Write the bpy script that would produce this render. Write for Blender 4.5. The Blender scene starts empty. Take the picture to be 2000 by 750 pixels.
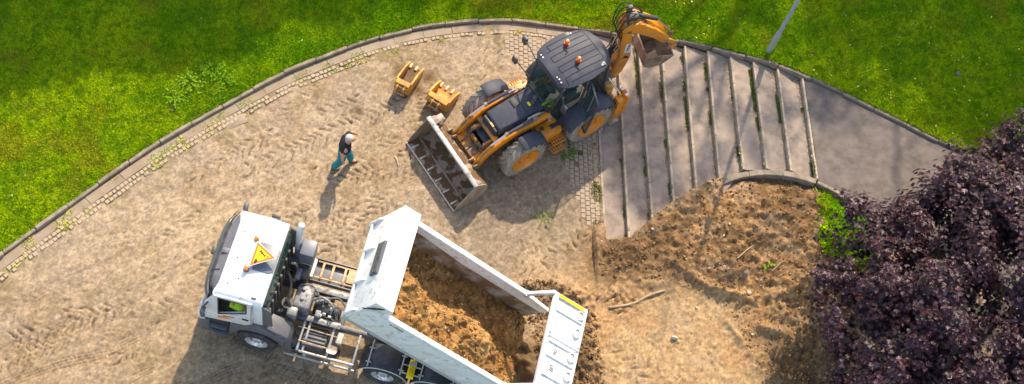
import bpy, bmesh, math, random
import numpy as np
from mathutils import Vector, Matrix
from math import sin, cos, pi, radians as rad
random.seed(7); rng = np.random.default_rng(11)
SC = bpy.context.scene
COL = SC.collection

# ------------------------------------------------------------------ camera
FPX, TILT, ROLL, CAMH = 2800.0, rad(28.13), rad(18.59), 35.115
cam_d = bpy.data.cameras.new('camera'); cam = bpy.data.objects.new('camera', cam_d); COL.objects.link(cam)
cam_d.sensor_fit = 'HORIZONTAL'; cam_d.sensor_width = 36.0; cam_d.lens = 36.0 * FPX / 2000.0
cam_d.clip_start = 0.5; cam_d.clip_end = 1000
RC = Matrix.Rotation(-ROLL, 3, 'Z') @ Matrix.Rotation(TILT, 3, 'X') @ Matrix.Rotation(ROLL, 3, 'Z')
cam.matrix_world = Matrix.Translation((0, 0, CAMH)) @ RC.to_4x4()
SC.camera = cam
SC.render.resolution_x, SC.render.resolution_y = 1024, 384
# ------------------------------------------------------------------ light
SUN_EL, SHADOW_AZ = rad(44.0), rad(-112.0)
wd = bpy.data.worlds.new('World'); SC.world = wd; wd.use_nodes = True
nt = wd.node_tree; bg = nt.nodes['Background']
sky = nt.nodes.new('ShaderNodeTexSky'); sky.sky_type = 'NISHITA'; sky.sun_disc = False
sky.sun_elevation = SUN_EL; sky.sun_rotation = rad(22); sky.air_density = 0.8; sky.dust_density = 1.0; sky.ozone_density = 0.3
nt.links.new(sky.outputs[0], bg.inputs[0]); bg.inputs[1].default_value = 0.15
sl = bpy.data.lights.new('sun', 'SUN'); sl.energy = 2.35; sl.angle = rad(0.7); sl.color = (1.0, 0.92, 0.80)
so = bpy.data.objects.new('sun', sl); COL.objects.link(so)
sd = Vector((cos(SHADOW_AZ) * cos(SUN_EL), sin(SHADOW_AZ) * cos(SUN_EL), -sin(SUN_EL)))
so.rotation_euler = sd.to_track_quat('-Z', 'Y').to_euler(); so.location = (10, 40, 40)
SC.view_settings.view_transform = 'Standard'; SC.view_settings.look = 'None'
SC.view_settings.gamma = 1.0; SC.view_settings.use_curve_mapping = False
SC.view_settings.exposure = 1.5
SC.view_settings.use_white_balance = True; SC.view_settings.white_balance_temperature = 7400; SC.view_settings.white_balance_tint = 10

# ------------------------------------------------------------------ pixel -> world
def ray(px): return RC @ Vector(((px[0] - 1000) / FPX, (375 - px[1]) / FPX, -1.0))
def G(px, z=0.0):
    d = ray(px); k = (z - CAMH) / d.z
    return Vector((d.x * k, d.y * k, z))

# ------------------------------------------------------------------ materials
def srgb(r, g, b):
    f = lambda c: (c / 255 / 12.92) if c / 255 <= 0.04045 else ((c / 255 + 0.055) / 1.055) ** 2.4
    return (f(r), f(g), f(b))
MATS = {}
def mat(name, col, rough=0.5, metal=0.0, var=0.15, scale=6.0, dirt=None, dirt_amt=0.0, dirt_scale=3.0, bump=0.0,
        bump_scale=60.0, coat=0.0, attr=None, spec=0.5, hue=None, detail=6.0, dirt_edge=0.18, stretch=None):
    """base colour with value noise, a second 'dirt' colour in noise patches, and bump"""
    if name in MATS: return MATS[name]
    m = bpy.data.materials.new(name); m.use_nodes = True; MATS[name] = m
    t = m.node_tree; N = t.nodes; L = t.links; b = N['Principled BSDF']
    b.inputs['Roughness'].default_value = rough; b.inputs['Metallic'].default_value = metal
    b.inputs['Specular IOR Level'].default_value = spec
    if coat: b.inputs['Coat Weight'].default_value = coat; b.inputs['Coat Roughness'].default_value = 0.15
    tc = N.new('ShaderNodeTexCoord'); src = tc.outputs['Object']
    if stretch:
        mp = N.new('ShaderNodeMapping'); mp.inputs['Scale'].default_value = stretch; L.new(src, mp.inputs[0]); src = mp.outputs[0]
    def noise(sc, dt=detail):
        n = N.new('ShaderNodeTexNoise'); n.inputs['Scale'].default_value = sc; n.inputs['Detail'].default_value = dt
        n.inputs['Roughness'].default_value = 0.62
        L.new(src, n.inputs['Vector']); return n.outputs['Fac']
    def mixc(f, a, bb, typ='MIX'):
        x = N.new('ShaderNodeMix'); x.data_type = 'RGBA'; x.blend_type = typ
        for i, v in ((0, f), (6, a), (7, bb)):
            if isinstance(v, (int, float)): x.inputs[i].default_value = v
            elif isinstance(v, tuple): x.inputs[i].default_value = (*v, 1) if len(v) == 3 else v
            else: L.new(v, x.inputs[i])
        return x.outputs[2]
    def ramp(f, a, bb):
        r = N.new('ShaderNodeMapRange'); r.inputs[1].default_value = a; r.inputs[2].default_value = bb
        r.clamp = True; L.new(f, r.inputs[0]); return r.outputs[0]
    c = (*col, 1)
    if attr:
        at = N.new('ShaderNodeAttribute'); at.attribute_name = attr; c = at.outputs['Color']
    if var:
        f = ramp(noise(scale), 0.3, 0.7)
        lo = mixc(1.0, c, (1 - var,) * 3, 'MULTIPLY'); hi = mixc(1.0, c, (1 + var,) * 3, 'MULTIPLY')
        c = mixc(f, lo, hi)
    if hue:
        c = mixc(ramp(noise(hue[1]), 0.42, 0.66), c, mixc(1.0, c, tuple(hue[0]), 'MULTIPLY'))
    if dirt and dirt_amt:
        f = ramp(noise(dirt_scale, 9.0), 0.62 - dirt_amt * 0.4, 0.62 - dirt_amt * 0.4 + dirt_edge)
        c = mixc(f, c, tuple(dirt))
        rr = N.new('ShaderNodeMix'); rr.inputs[2].default_value = rough; rr.inputs[3].default_value = 0.9
        L.new(f, rr.inputs[0]); L.new(rr.outputs[0], b.inputs['Roughness'])
    if isinstance(c, tuple): b.inputs['Base Color'].default_value = c
    else: L.new(c, b.inputs['Base Color'])
    if bump:
        bp = N.new('ShaderNodeBump'); bp.inputs['Strength'].default_value = bump; bp.inputs['Distance'].default_value = 0.02
        L.new(noise(bump_scale, 5.0), bp.inputs['Height']); L.new(bp.outputs[0], b.inputs['Normal'])
    return m
def glass(name, col=(0.02, 0.03, 0.03), alpha=0.45, rough=0.05):
    if name in MATS: return MATS[name]
    m = bpy.data.materials.new(name); m.use_nodes = True; MATS[name] = m
    t = m.node_tree; b = t.nodes['Principled BSDF']
    b.inputs['Base Color'].default_value = (*col, 1); b.inputs['Roughness'].default_value = rough
    b.inputs['Alpha'].default_value = alpha; b.inputs['Specular IOR Level'].default_value = 0.6
    return m
DUST = (0.34, 0.26, 0.17)
MUD = (0.10, 0.058, 0.028)
M = dict(
    white=lambda: mat('white_paint', (0.80, 0.79, 0.77), 0.32, var=0.05, scale=3, dirt=(0.40, 0.33, 0.25), dirt_amt=0.2, dirt_scale=8, coat=0.3, dirt_edge=0.25),
    bodywhite=lambda: mat('body_paint', (0.78, 0.77, 0.745), 0.4, var=0.06, scale=3, dirt=(0.34, 0.27, 0.19), dirt_amt=0.25, dirt_scale=6, coat=0.1, dirt_edge=0.25),
    inner=lambda: mat('dirty_inner', (0.55, 0.53, 0.50), 0.6, var=0.2, scale=4, dirt=(0.20, 0.12, 0.06), dirt_amt=0.75, dirt_scale=1.6, bump=0.2, dirt_edge=0.25),
    orange=lambda: mat('orange_paint', (0.70, 0.225, 0.006), 0.36, var=0.12, scale=5, dirt=(0.30, 0.20, 0.12), dirt_amt=0.25, dirt_scale=4, coat=0.3, dirt_edge=0.3),
    orange_worn=lambda: mat('orange_worn', (0.72, 0.28, 0.02), 0.5, var=0.2, scale=6, dirt=(0.17, 0.12, 0.09), dirt_amt=0.55, dirt_scale=3.5),
    bucketyellow=lambda: mat('bucket_yellow', (0.72, 0.31, 0.02), 0.5, var=0.25, scale=7, dirt=(0.25, 0.155, 0.08), dirt_amt=0.62, dirt_scale=4.5, dirt_edge=0.3),
    bucketin=lambda: mat('bucket_inside', (0.15, 0.09, 0.045), 0.85, var=0.35, scale=9, dirt=(0.50, 0.26, 0.06), dirt_amt=0.15, dirt_scale=4, bump=0.3),
    darkgrey=lambda: mat('dark_grey_paint', (0.047, 0.050, 0.068), 0.55, var=0.12, scale=6, dirt=(0.11, 0.10, 0.095), dirt_amt=0.2, dirt_scale=3, spec=0.25, dirt_edge=0.4),
    plastic=lambda: mat('black_plastic', (0.035, 0.036, 0.04), 0.5, var=0.2, scale=8, dirt=(0.13, 0.11, 0.09), dirt_amt=0.25, dirt_scale=5, dirt_edge=0.3),
    greyplastic=lambda: mat('grey_plastic', (0.11, 0.11, 0.12), 0.5, var=0.15, scale=7, dirt=(0.25, 0.22, 0.18), dirt_amt=0.2, dirt_scale=4, dirt_edge=0.4),
    machinery=lambda: mat('machinery', (0.07, 0.068, 0.068), 0.5, 0.3, var=0.4, scale=14, dirt=(0.17, 0.15, 0.13), dirt_amt=0.35, dirt_scale=7, dirt_edge=0.3),
    castgrey=lambda: mat('cast_grey', (0.22, 0.22, 0.225), 0.5, 0.3, var=0.3, scale=12, dirt=(0.09, 0.075, 0.06), dirt_amt=0.3, dirt_scale=8),
    galv=lambda: mat('galvanised', (0.48, 0.48, 0.47), 0.45, 0.4, var=0.2, scale=12, dirt=(0.30, 0.18, 0.10), dirt_amt=0.22, dirt_scale=9),
    chrome=lambda: mat('chrome_rod', (0.75, 0.75, 0.76), 0.15, 1.0, var=0.05),
    alloy=lambda: mat('alloy_wheel', (0.62, 0.62, 0.62), 0.35, 0.5, var=0.2, scale=20, dirt=(0.2, 0.17, 0.13), dirt_amt=0.25, dirt_scale=12),
    rubber=lambda: mat('rubber', (0.035, 0.034, 0.034), 0.8, var=0.25, scale=10, dirt=(0.16, 0.13, 0.10), dirt_amt=0.35, dirt_scale=5, dirt_edge=0.4),
    dustyrubber=lambda: mat('dusty_rubber', (0.30, 0.245, 0.185), 0.9, var=0.25, scale=9, dirt=(0.10, 0.085, 0.07), dirt_amt=0.32, dirt_scale=5, dirt_edge=0.4, bump=0.2),
    steel=lambda: mat('worn_steel', (0.33, 0.27, 0.21), 0.6, 0.15, var=0.25, scale=8, dirt=(0.22, 0.145, 0.085), dirt_amt=0.45, dirt_scale=4),
    bucketsteel=lambda: mat('bucket_steel', (0.33, 0.24, 0.17), 0.6, 0.1, var=0.15, scale=8, dirt=(0.13, 0.07, 0.03), dirt_amt=0.46, dirt_scale=2.6, dirt_edge=0.05, detail=3.0),
    wood=lambda: mat('wood', (0.55, 0.36, 0.19), 0.7, var=0.3, scale=9, dirt=(0.30, 0.20, 0.12), dirt_amt=0.25),
    amber=lambda: mat('amber_lens', (0.85, 0.22, 0.01), 0.2, var=0.1, coat=0.6),
    yellow=lambda: mat('yellow_plastic', (0.85, 0.62, 0.01), 0.4, var=0.1),
    red=lambda: mat('red_plastic', (0.62, 0.05, 0.02), 0.4, var=0.1),
    signyellow=lambda: mat('sign_yellow', (0.9, 0.62, 0.005), 0.4, var=0.05),
    signred=lambda: mat('sign_red', (0.85, 0.16, 0.01), 0.4, var=0.05),
    black=lambda: mat('black_print', (0.015, 0.015, 0.015), 0.6, var=0.0),
    hiviz=lambda: mat('hi_vis_fabric', (0.48, 0.85, 0.03), 0.8, var=0.1),
    concrete=lambda: mat('kerb_concrete', (0.27, 0.21, 0.15), 0.9, var=0.25, scale=7, dirt=(0.16, 0.13, 0.09), dirt_amt=0.35, dirt_scale=3, bump=0.4, bump_scale=50),
    nosing=lambda: mat('step_concrete', (0.40, 0.32, 0.235), 0.9, var=0.3, scale=8, dirt=(0.17, 0.14, 0.09), dirt_amt=0.3, dirt_scale=4, bump=0.4, bump_scale=50),
    gutter=lambda: mat('gutter_concrete', (0.32, 0.25, 0.18), 0.9, var=0.3, scale=5, dirt=(0.24, 0.165, 0.095), dirt_amt=0.55, dirt_scale=2.5, bump=0.3, bump_scale=60, dirt_edge=0.3),
    sett=lambda: mat('pale_sett', (0.45, 0.345, 0.235), 0.85, var=0.3, scale=5, dirt=(0.27, 0.19, 0.11), dirt_amt=0.5, dirt_scale=7, bump=0.3),
    paver=lambda: mat('paver_block', (0.36, 0.275, 0.19), 0.88, var=0.25, scale=4, dirt=(0.26, 0.19, 0.12), dirt_amt=0.35, dirt_scale=5, bump=0.3),
    asphalt=lambda: mat('worn_dappled_asphalt', (0.265, 0.205, 0.160), 0.9, detail=12.0, var=0.42, scale=3.0, dirt=(0.35, 0.275, 0.215), dirt_amt=0.45, dirt_scale=0.9, bump=0.5, bump_scale=90, dirt_edge=0.45),  # worn patches, with mottling strengthened to paint in soft dappled shade
    asphalt2=lambda: mat('path_asphalt', (0.135, 0.107, 0.090), 0.9, detail=12.0, var=0.36, scale=3.0, dirt=(0.17, 0.14, 0.12), dirt_amt=0.3, dirt_scale=0.8, bump=0.5, bump_scale=90, dirt_edge=0.45),
    bark=lambda: mat('bark', (0.14, 0.10, 0.075), 0.9, var=0.35, scale=9, bump=0.6, bump_scale=25),
    skin=lambda: mat('skin', (0.55, 0.27, 0.16), 0.55, var=0.08),
    hair=lambda: mat('grey_hair', (0.46, 0.43, 0.39), 0.7, var=0.25, scale=60, bump=0.4, bump_scale=150),
    tshirt=lambda: mat('black_cotton', (0.014, 0.014, 0.018), 0.9, var=0.3, scale=12),
    teal=lambda: mat('teal_cotton', (0.0, 0.20, 0.235), 0.85, var=0.2, scale=14, bump=0.2, bump_scale=40),
    shoe=lambda: mat('shoe_leather', (0.09, 0.07, 0.06), 0.7, var=0.2),
    stone=lambda: mat('pale_stone', (0.48, 0.39, 0.29), 0.85, var=0.2, scale=10, dirt=(0.36, 0.25, 0.15), dirt_amt=0.3, dirt_scale=8),
    post=lambda: mat('lamp_post_paint', (0.33, 0.34, 0.37), 0.45, 0.2, var=0.12, scale=6),
)
def MT(k): return M[k]()

# ------------------------------------------------------------------ mesh builder
def lnk(o, parent=None):
    COL.objects.link(o)
    if parent is not None: o.parent = parent
    return o
class MB:
    def __init__(s, X=None): s.v = []; s.f = []; s.X = X
    def add(s, vs, fs):
        n = len(s.v); s.v += [tuple(s.X(v) if s.X else v) for v in vs]; s.f += [tuple(i + n for i in f) for f in fs]; return s
    def box(s, c, d, R=None):
        vs = []
        for x in (-.5, .5):
            for y in (-.5, .5):
                for z in (-.5, .5):
                    p = Vector((x * d[0], y * d[1], z * d[2]))
                    if R is not None: p = R @ p
                    vs.append((c[0] + p.x, c[1] + p.y, c[2] + p.z))
        return s.add(vs, [(0, 1, 3, 2), (4, 6, 7, 5), (0, 4, 5, 1), (2, 3, 7, 6), (0, 2, 6, 4), (1, 5, 7, 3)])
    def b(s, x0, x1, y0, y1, z0, z1): return s.box(((x0 + x1) / 2, (y0 + y1) / 2, (z0 + z1) / 2), (abs(x1 - x0), abs(y1 - y0), abs(z1 - z0)))
    def prism(s, prof, ax, a, b):
        n = len(prof)
        def P(p, t): return {'y': (p[0], t, p[1]), 'x': (t, p[0], p[1]), 'z': (p[0], p[1], t)}[ax]
        vs = [P(p, a) for p in prof] + [P(p, b) for p in prof]
        return s.add(vs, [tuple(range(n))[::-1], tuple(range(n, 2 * n))] + [(i, (i + 1) % n, n + (i + 1) % n, n + i) for i in range(n)])
    def bar(s, p, q, w, h, up=(0, 0, 1)):
        p = Vector(p); q = Vector(q); d = q - p; L = d.length; x = d.normalized()
        y = Vector(up).cross(x)
        if y.length < 1e-4: y = Vector((0, 1, 0)).cross(x)
        y.normalize(); z = x.cross(y)
        R = Matrix((x, y, z)).transposed()
        return s.box((p + q) / 2, (L, w, h), R)
    def tube(s, pts, r, n=10):
        pts = [Vector(p) for p in pts]; rs = r if isinstance(r, (list, tuple)) else [r] * len(pts)
        vs = []; fs = []; ref = None
        for i, p in enumerate(pts):
            d = (pts[min(i + 1, len(pts) - 1)] - pts[max(i - 1, 0)]).normalized()
            if ref is None: ref = d.orthogonal().normalized()
            u = (ref - d * ref.dot(d)); u = u.normalized() if u.length > 1e-5 else d.orthogonal().normalized()
            ref = u; w = d.cross(u)
            for k in range(n):
                a = 2 * pi * k / n; q = p + u * (cos(a) * rs[i]) + w * (sin(a) * rs[i]); vs.append(tuple(q))
        for i in range(len(pts) - 1):
            for k in range(n):
                fs.append((i * n + k, i * n + (k + 1) % n, (i + 1) * n + (k + 1) % n, (i + 1) * n + k))
        fs.append(tuple(range(n))[::-1]); fs.append(tuple(range((len(pts) - 1) * n, len(pts) * n)))
        return s.add(vs, fs)
    def lathe(s, prof, o, ax=(0, 1, 0), n=28, caps=True):
        """prof: list of (radius, offset along axis)"""
        ax = Vector(ax).normalized(); u = ax.orthogonal().normalized(); w = ax.cross(u); o = Vector(o)
        vs = []; fs = []
        for r, h in prof:
            for k in range(n):
                a = 2 * pi * k / n; vs.append(tuple(o + ax * h + u * (cos(a) * r) + w * (sin(a) * r)))
        for i in range(len(prof) - 1):
            for k in range(n):
                fs.append((i * n + k, i * n + (k + 1) % n, (i + 1) * n + (k + 1) % n, (i + 1) * n + k))
        if caps and prof[0][0] > 1e-4: fs.append(tuple(range(n))[::-1])
        if caps and prof[-1][0] > 1e-4: fs.append(tuple(range((len(prof) - 1) * n, len(prof) * n)))
        return s.add(vs, fs)
    def ell(s, c, r, n=14, m=9, R=None):
        vs = []; fs = []
        for i in range(m + 1):
            t = pi * i / m
            for k in range(n):
                a = 2 * pi * k / n; p = Vector((r[0] * sin(t) * cos(a), r[1] * sin(t) * sin(a), r[2] * cos(t)))
                if R is not None: p = R @ p
                vs.append((c[0] + p.x, c[1] + p.y, c[2] + p.z))
        for i in range(m):
            for k in range(n): fs.append((i * n + k, (i + 1) * n + k, (i + 1) * n + (k + 1) % n, i * n + (k + 1) % n))
        return s.add(vs, fs)
    def mesh(s, name, bevel=0.0, smooth=True, segs=2, ang=0.6):
        me = bpy.data.meshes.new(name); me.from_pydata(s.v, [], s.f)
        bm = bmesh.new(); bm.from_mesh(me)
        bmesh.ops.remove_doubles(bm, verts=bm.verts, dist=1e-5)
        bmesh.ops.recalc_face_normals(bm, faces=bm.faces)
        if bevel:
            es = [e for e in bm.edges if len(e.link_faces) == 2 and e.calc_face_angle(0) > 0.5]
            bmesh.ops.bevel(bm, geom=es, offset=bevel, segments=segs, profile=0.5, affect='EDGES', clamp_overlap=True)
        if smooth:
            for f in bm.faces: f.smooth = True
            for e in bm.edges: e.smooth = not (len(e.link_faces) == 2 and e.calc_face_angle(0) > ang) if len(e.link_faces) == 2 else False
        bm.to_mesh(me); bm.free(); return me
    def build(s, name, m, parent=None, bevel=0.0, smooth=True, segs=2, ang=0.6):
        me = s.mesh(name, bevel, smooth, segs, ang)
        me.materials.append(MT(m) if isinstance(m, str) else m)
        return lnk(bpy.data.objects.new(name, me), parent)
def mesh_np(name, V, F, mats=None, cols=None, smooth=False):
    me = bpy.data.meshes.new(name); V = np.asarray(V, np.float32); F = np.asarray(F, np.int32); k = F.shape[1]
    me.vertices.add(len(V)); me.vertices.foreach_set('co', V.ravel())
    me.loops.add(F.size); me.loops.foreach_set('vertex_index', F.ravel())
    me.polygons.add(len(F)); me.polygons.foreach_set('loop_start', np.arange(0, F.size, k, dtype=np.int32))
    try: me.polygons.foreach_set('loop_total', np.full(len(F), k, np.int32))
    except Exception: pass
    if smooth: me.polygons.foreach_set('use_smooth', np.ones(len(F), bool))
    me.update(calc_edges=True)
    if cols is not None:
        a = me.color_attributes.new('Col', 'FLOAT_COLOR', 'POINT')
        c4 = np.ones((len(V), 4), np.float32); c4[:, :3] = cols; a.data.foreach_set('color', c4.ravel())
    if mats: me.materials.append(mats)
    return me
def tag(o, label=None, cat=None, group=None, kind=None):
    if label: o['label'] = label
    if cat: o['category'] = cat
    if group: o['group'] = group
    if kind: o['kind'] = kind
    return o
def thing(name, label, cat, loc=(0, 0, 0), rz=0.0, group=None):
    o = bpy.data.objects.new(name, None); o.location = loc; o.rotation_euler = (0, 0, rz); o.empty_display_size = 0.3
    lnk(o); return tag(o, label, cat, group)
def shared(name, me, parent, loc=(0, 0, 0), rot=(0, 0, 0), scl=(1, 1, 1)):
    o = bpy.data.objects.new(name, me); o.location = loc; o.rotation_euler = rot; o.scale = scl; return lnk(o, parent)

# ------------------------------------------------------------------ noise (numpy)
def _h(ix, iy, seed):
    n = (ix * 374761393 + iy * 668265263 + seed * 1442695041) & 0xffffffff
    n = ((n ^ (n >> 13)) * 1274126177) & 0xffffffff
    return ((n ^ (n >> 16)) & 0xffff) / 65535.0
def vn(x, y, seed=0):
    x = np.asarray(x, float); y = np.asarray(y, float)
    ix = np.floor(x).astype(np.int64); iy = np.floor(y).astype(np.int64); fx = x - ix; fy = y - iy
    fx = fx * fx * fx * (fx * (fx * 6 - 15) + 10); fy = fy * fy * fy * (fy * (fy * 6 - 15) + 10)
    a = _h(ix, iy, seed); b = _h(ix + 1, iy, seed); c = _h(ix, iy + 1, seed); d = _h(ix + 1, iy + 1, seed)
    return (a + (b - a) * fx) * (1 - fy) + (c + (d - c) * fx) * fy
def fbm(x, y, sc=1.0, octv=4, seed=0, gain=0.5):
    t = 0; a = 1; n = 0; x = np.asarray(x, float) * sc; y = np.asarray(y, float) * sc
    for o in range(octv):
        cx = x * 0.8 - y * 0.6; y = x * 0.6 + y * 0.8; x = cx
        t = t + a * vn(x, y, seed + o * 17); n += a; a *= gain; x = x * 2.03; y = y * 2.03
    return t / n
def sst(a, b, x):
    t = np.clip((x - a) / (b - a), 0, 1); return t * t * (3 - 2 * t)
def inside(poly, X, Y):
    r = np.zeros(X.shape, bool); n = len(poly)
    for i in range(n):
        x0, y0 = poly[i]; x1, y1 = poly[(i + 1) % n]
        if y0 == y1: continue
        c = ((y0 > Y) != (y1 > Y)) & (X < (x1 - x0) * (Y - y0) / (y1 - y0) + x0); r ^= c
    return r
def pdist(poly, X, Y, closed=False, full=False):
    best = np.full(X.shape, 1e9); S = np.zeros(X.shape); Vv = np.zeros(X.shape); acc = 0.0
    n = len(poly)
    for i in range(n if closed else n - 1):
        x0, y0 = poly[i]; x1, y1 = poly[(i + 1) % n]; dx, dy = x1 - x0, y1 - y0; l2 = dx * dx + dy * dy + 1e-12; l = l2 ** .5
        t = np.clip(((X - x0) * dx + (Y - y0) * dy) / l2, 0, 1); d = np.hypot(X - x0 - t * dx, Y - y0 - t * dy)
        k = d < best; best = np.where(k, d, best)
        if full:
            S = np.where(k, acc + t * l, S); Vv = np.where(k, ((Y - y0) * dx - (X - x0) * dy) / l, Vv)
        acc += l
    return (best, S, Vv) if full else best
def spline(pts, step):
    """resampled Catmull-Rom through points (Vectors)"""
    P = [2 * pts[0] - pts[1]] + list(pts) + [2 * pts[-1] - pts[-2]]; out = []
    for i in range(1, len(P) - 2):
        for k in range(12):
            t = k / 12; a, b, c, d = P[i - 1], P[i], P[i + 1], P[i + 2]
            out.append(0.5 * ((2 * b) + (c - a) * t + (2 * a - 5 * b + 4 * c - d) * t * t + (3 * b - a - 3 * c + d) * t ** 3))
    out.append(P[-2]); acc = [0]
    for i in range(1, len(out)): acc.append(acc[-1] + (out[i] - out[i - 1]).length)
    n = max(2, int(acc[-1] / step)); res = []; j = 0
    for k in range(n + 1):
        s = acc[-1] * k / n
        while j < len(acc) - 2 and acc[j + 1] < s: j += 1
        t = (s - acc[j]) / max(1e-9, acc[j + 1] - acc[j]); res.append(out[j].lerp(out[j + 1], t))
    return res

# ================================================================== SETTING
RISE = 0.15
STEP_PX = [((1165, 200), (1180, 473)), ((1210, 180), (1227, 474)), ((1245, 84), (1272, 427)), ((1290, 88), (1314, 394)), ((1335, 86), (1358, 368)),
           ((1381, 97), (1403, 347)), ((1425, 106), (1450, 331)), ((1470, 119), (1496, 330)), ((1517, 133), (1543, 334)), ((1565, 151), (1594, 350))]
LINES = []
for i, (a, b) in enumerate(STEP_PX):
    LINES.append((G(a, i * RISE), G(b, i * RISE)))
_a, _b = LINES[4]; _d = (_b - _a).normalized(); SN = Vector((-_d.y, _d.x, 0)); SN = SN if SN.x > 0 else -SN
S0 = (LINES[0][0] + LINES[0][1]) / 2
SI = [((a + b) / 2 - S0).dot(SN) for a, b in LINES]
def zr(x, y):
    s = (x - S0.x) * SN.x + (y - S0.y) * SN.y
    return np.interp(s, [0.0] + [v - 0.02 for v in SI[1:]] + [SI[-1] + 14], [0.0] + [i * RISE for i in range(1, 10)] + [9 * RISE + 0.5])
def Wr(px, off=0.0):
    p = G(px, 0)
    for _ in range(8): p = G(px, float(zr(p.x, p.y)) + off)
    return p
xy = lambda vs: [(v.x, v.y) for v in vs]
KERB_PX = [(-260, 690), (-120, 592), (0, 502), (92, 435), (212, 350), (304, 286), (375, 244), (445, 205), (537, 155), (620, 120), (700, 89), (760, 71), (830, 56),
           (900, 47), (980, 42), (1030, 46), (1080, 53), (1150, 62), (1230, 71), (1310, 81), (1345, 86), (1400, 98), (1470, 116), (1520, 130), (1570, 150),
           (1640, 182), (1700, 212), (1760, 241), (1820, 272), (1880, 300), (1960, 338), (2060, 385), (2260, 480)]
KERB = [Wr(p) for p in KERB_PX]
KS = spline(KERB, 0.25)
LOW_PX = [(1150, 500), (1182, 474), (1228, 470), (1272, 430), (1314, 396), (1358, 371), (1403, 350), (1450, 336), (1496, 334), (1545, 340), (1595, 353), (1650, 380), (1700, 408),
          (1760, 440), (1830, 480), (1950, 550), (2200, 700)]
LOW = [Wr(p) for p in LOW_PX]
LAWN_POLY = xy(KS) + [(60, KS[-1].y), (60, 70), (-40, 70), (-40, KS[0].y)]
PATH_POLY = [(LINES[0][0] + (LINES[0][0] - LINES[0][1]).normalized() * 2.6)[:2]] + xy([k for k in KS if k.x > LINES[0][0].x + 0.2]) + xy(LOW[::-1])[:-1]
def zt(x, y):
    """ground height: level yard, rising with the stepped path, falling off towards the yard below it"""
    x = np.asarray(x, float); y = np.asarray(y, float)
    r = zr(x, y); d = pdist(xy(LOW), x, y)
    t = np.interp(x, [p.x for p in LOW], [p.y for p in LOW]); below = (y < t)
    return r * np.where(below, np.exp(-(d / 3.6) ** 2), 1.0)
def W(px, off=0.0):
    p = G(px, 0)
    for _ in range(8): p = G(px, float(zt(np.array([p.x]), np.array([p.y]))[0]) + off)
    return p
def blob(px, rad_m, X, Y, sx=1.0):
    c = W(px); return np.exp(-(((X - c.x) / (rad_m * sx)) ** 2 + ((Y - c.y) / rad_m) ** 2))

# ---- big sheet under everything, far beyond the frame
gm = mat('far_turf', (0.05, 0.085, 0.012), 0.95, var=0.3, scale=0.4)
ground = MB(); ground.add([(-300, -300, -0.9), (300, -300, -0.9), (300, 300, -0.9), (-300, 300, -0.9)], [(0, 1, 2, 3)])
tag(ground.build('ground', gm, smooth=False), kind='structure')

# ---- lawn ------------------------------------------------------------------
def grid_faces(keep, nx, ny):
    k = keep[:-1, :-1] & keep[1:, :-1] & keep[:-1, 1:] & keep[1:, 1:]
    I, J = np.nonzero(k); a = I * ny + J
    F = np.stack([a, a + ny, a + ny + 1, a + 1], 1)
    used = np.unique(F); mp = np.full(nx * ny, -1, np.int64); mp[used] = np.arange(len(used))
    return used, mp[F]
def lawn_z(X, Y, d): return zt(X, Y) + 0.10 + 0.035 * np.minimum(d, 12) * sst(0.2, 3, d) * 0.6 + 0.05 * (fbm(X, Y, 0.5, 3, 5) - .5)
gx = np.arange(-26, 46, 0.22); gy = np.arange(6, 60, 0.22); X, Y = np.meshgrid(gx, gy, indexing='ij')
ins = inside(LAWN_POLY, X, Y); dk = pdist(xy(KS[::3]), X, Y)
keep = ins | (dk < 0.02)
Zl = lawn_z(X, Y, dk) - 0.02
used, F = grid_faces(ins & (dk > 0.04), len(gx), len(gy))
V = np.stack([X.ravel(), Y.ravel(), Zl.ravel()], 1)[used]
lawn_mat = mat('turf', (0.20, 0.25, 0.008), 0.95, var=0.3, scale=2.0, hue=((1.7, 1.05, 0.9), 0.5), bump=0.5, bump_scale=40)
lawn = lnk(bpy.data.objects.new('lawn', mesh_np('lawn', V, F, lawn_mat, smooth=True))); tag(lawn, kind='structure')

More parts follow.
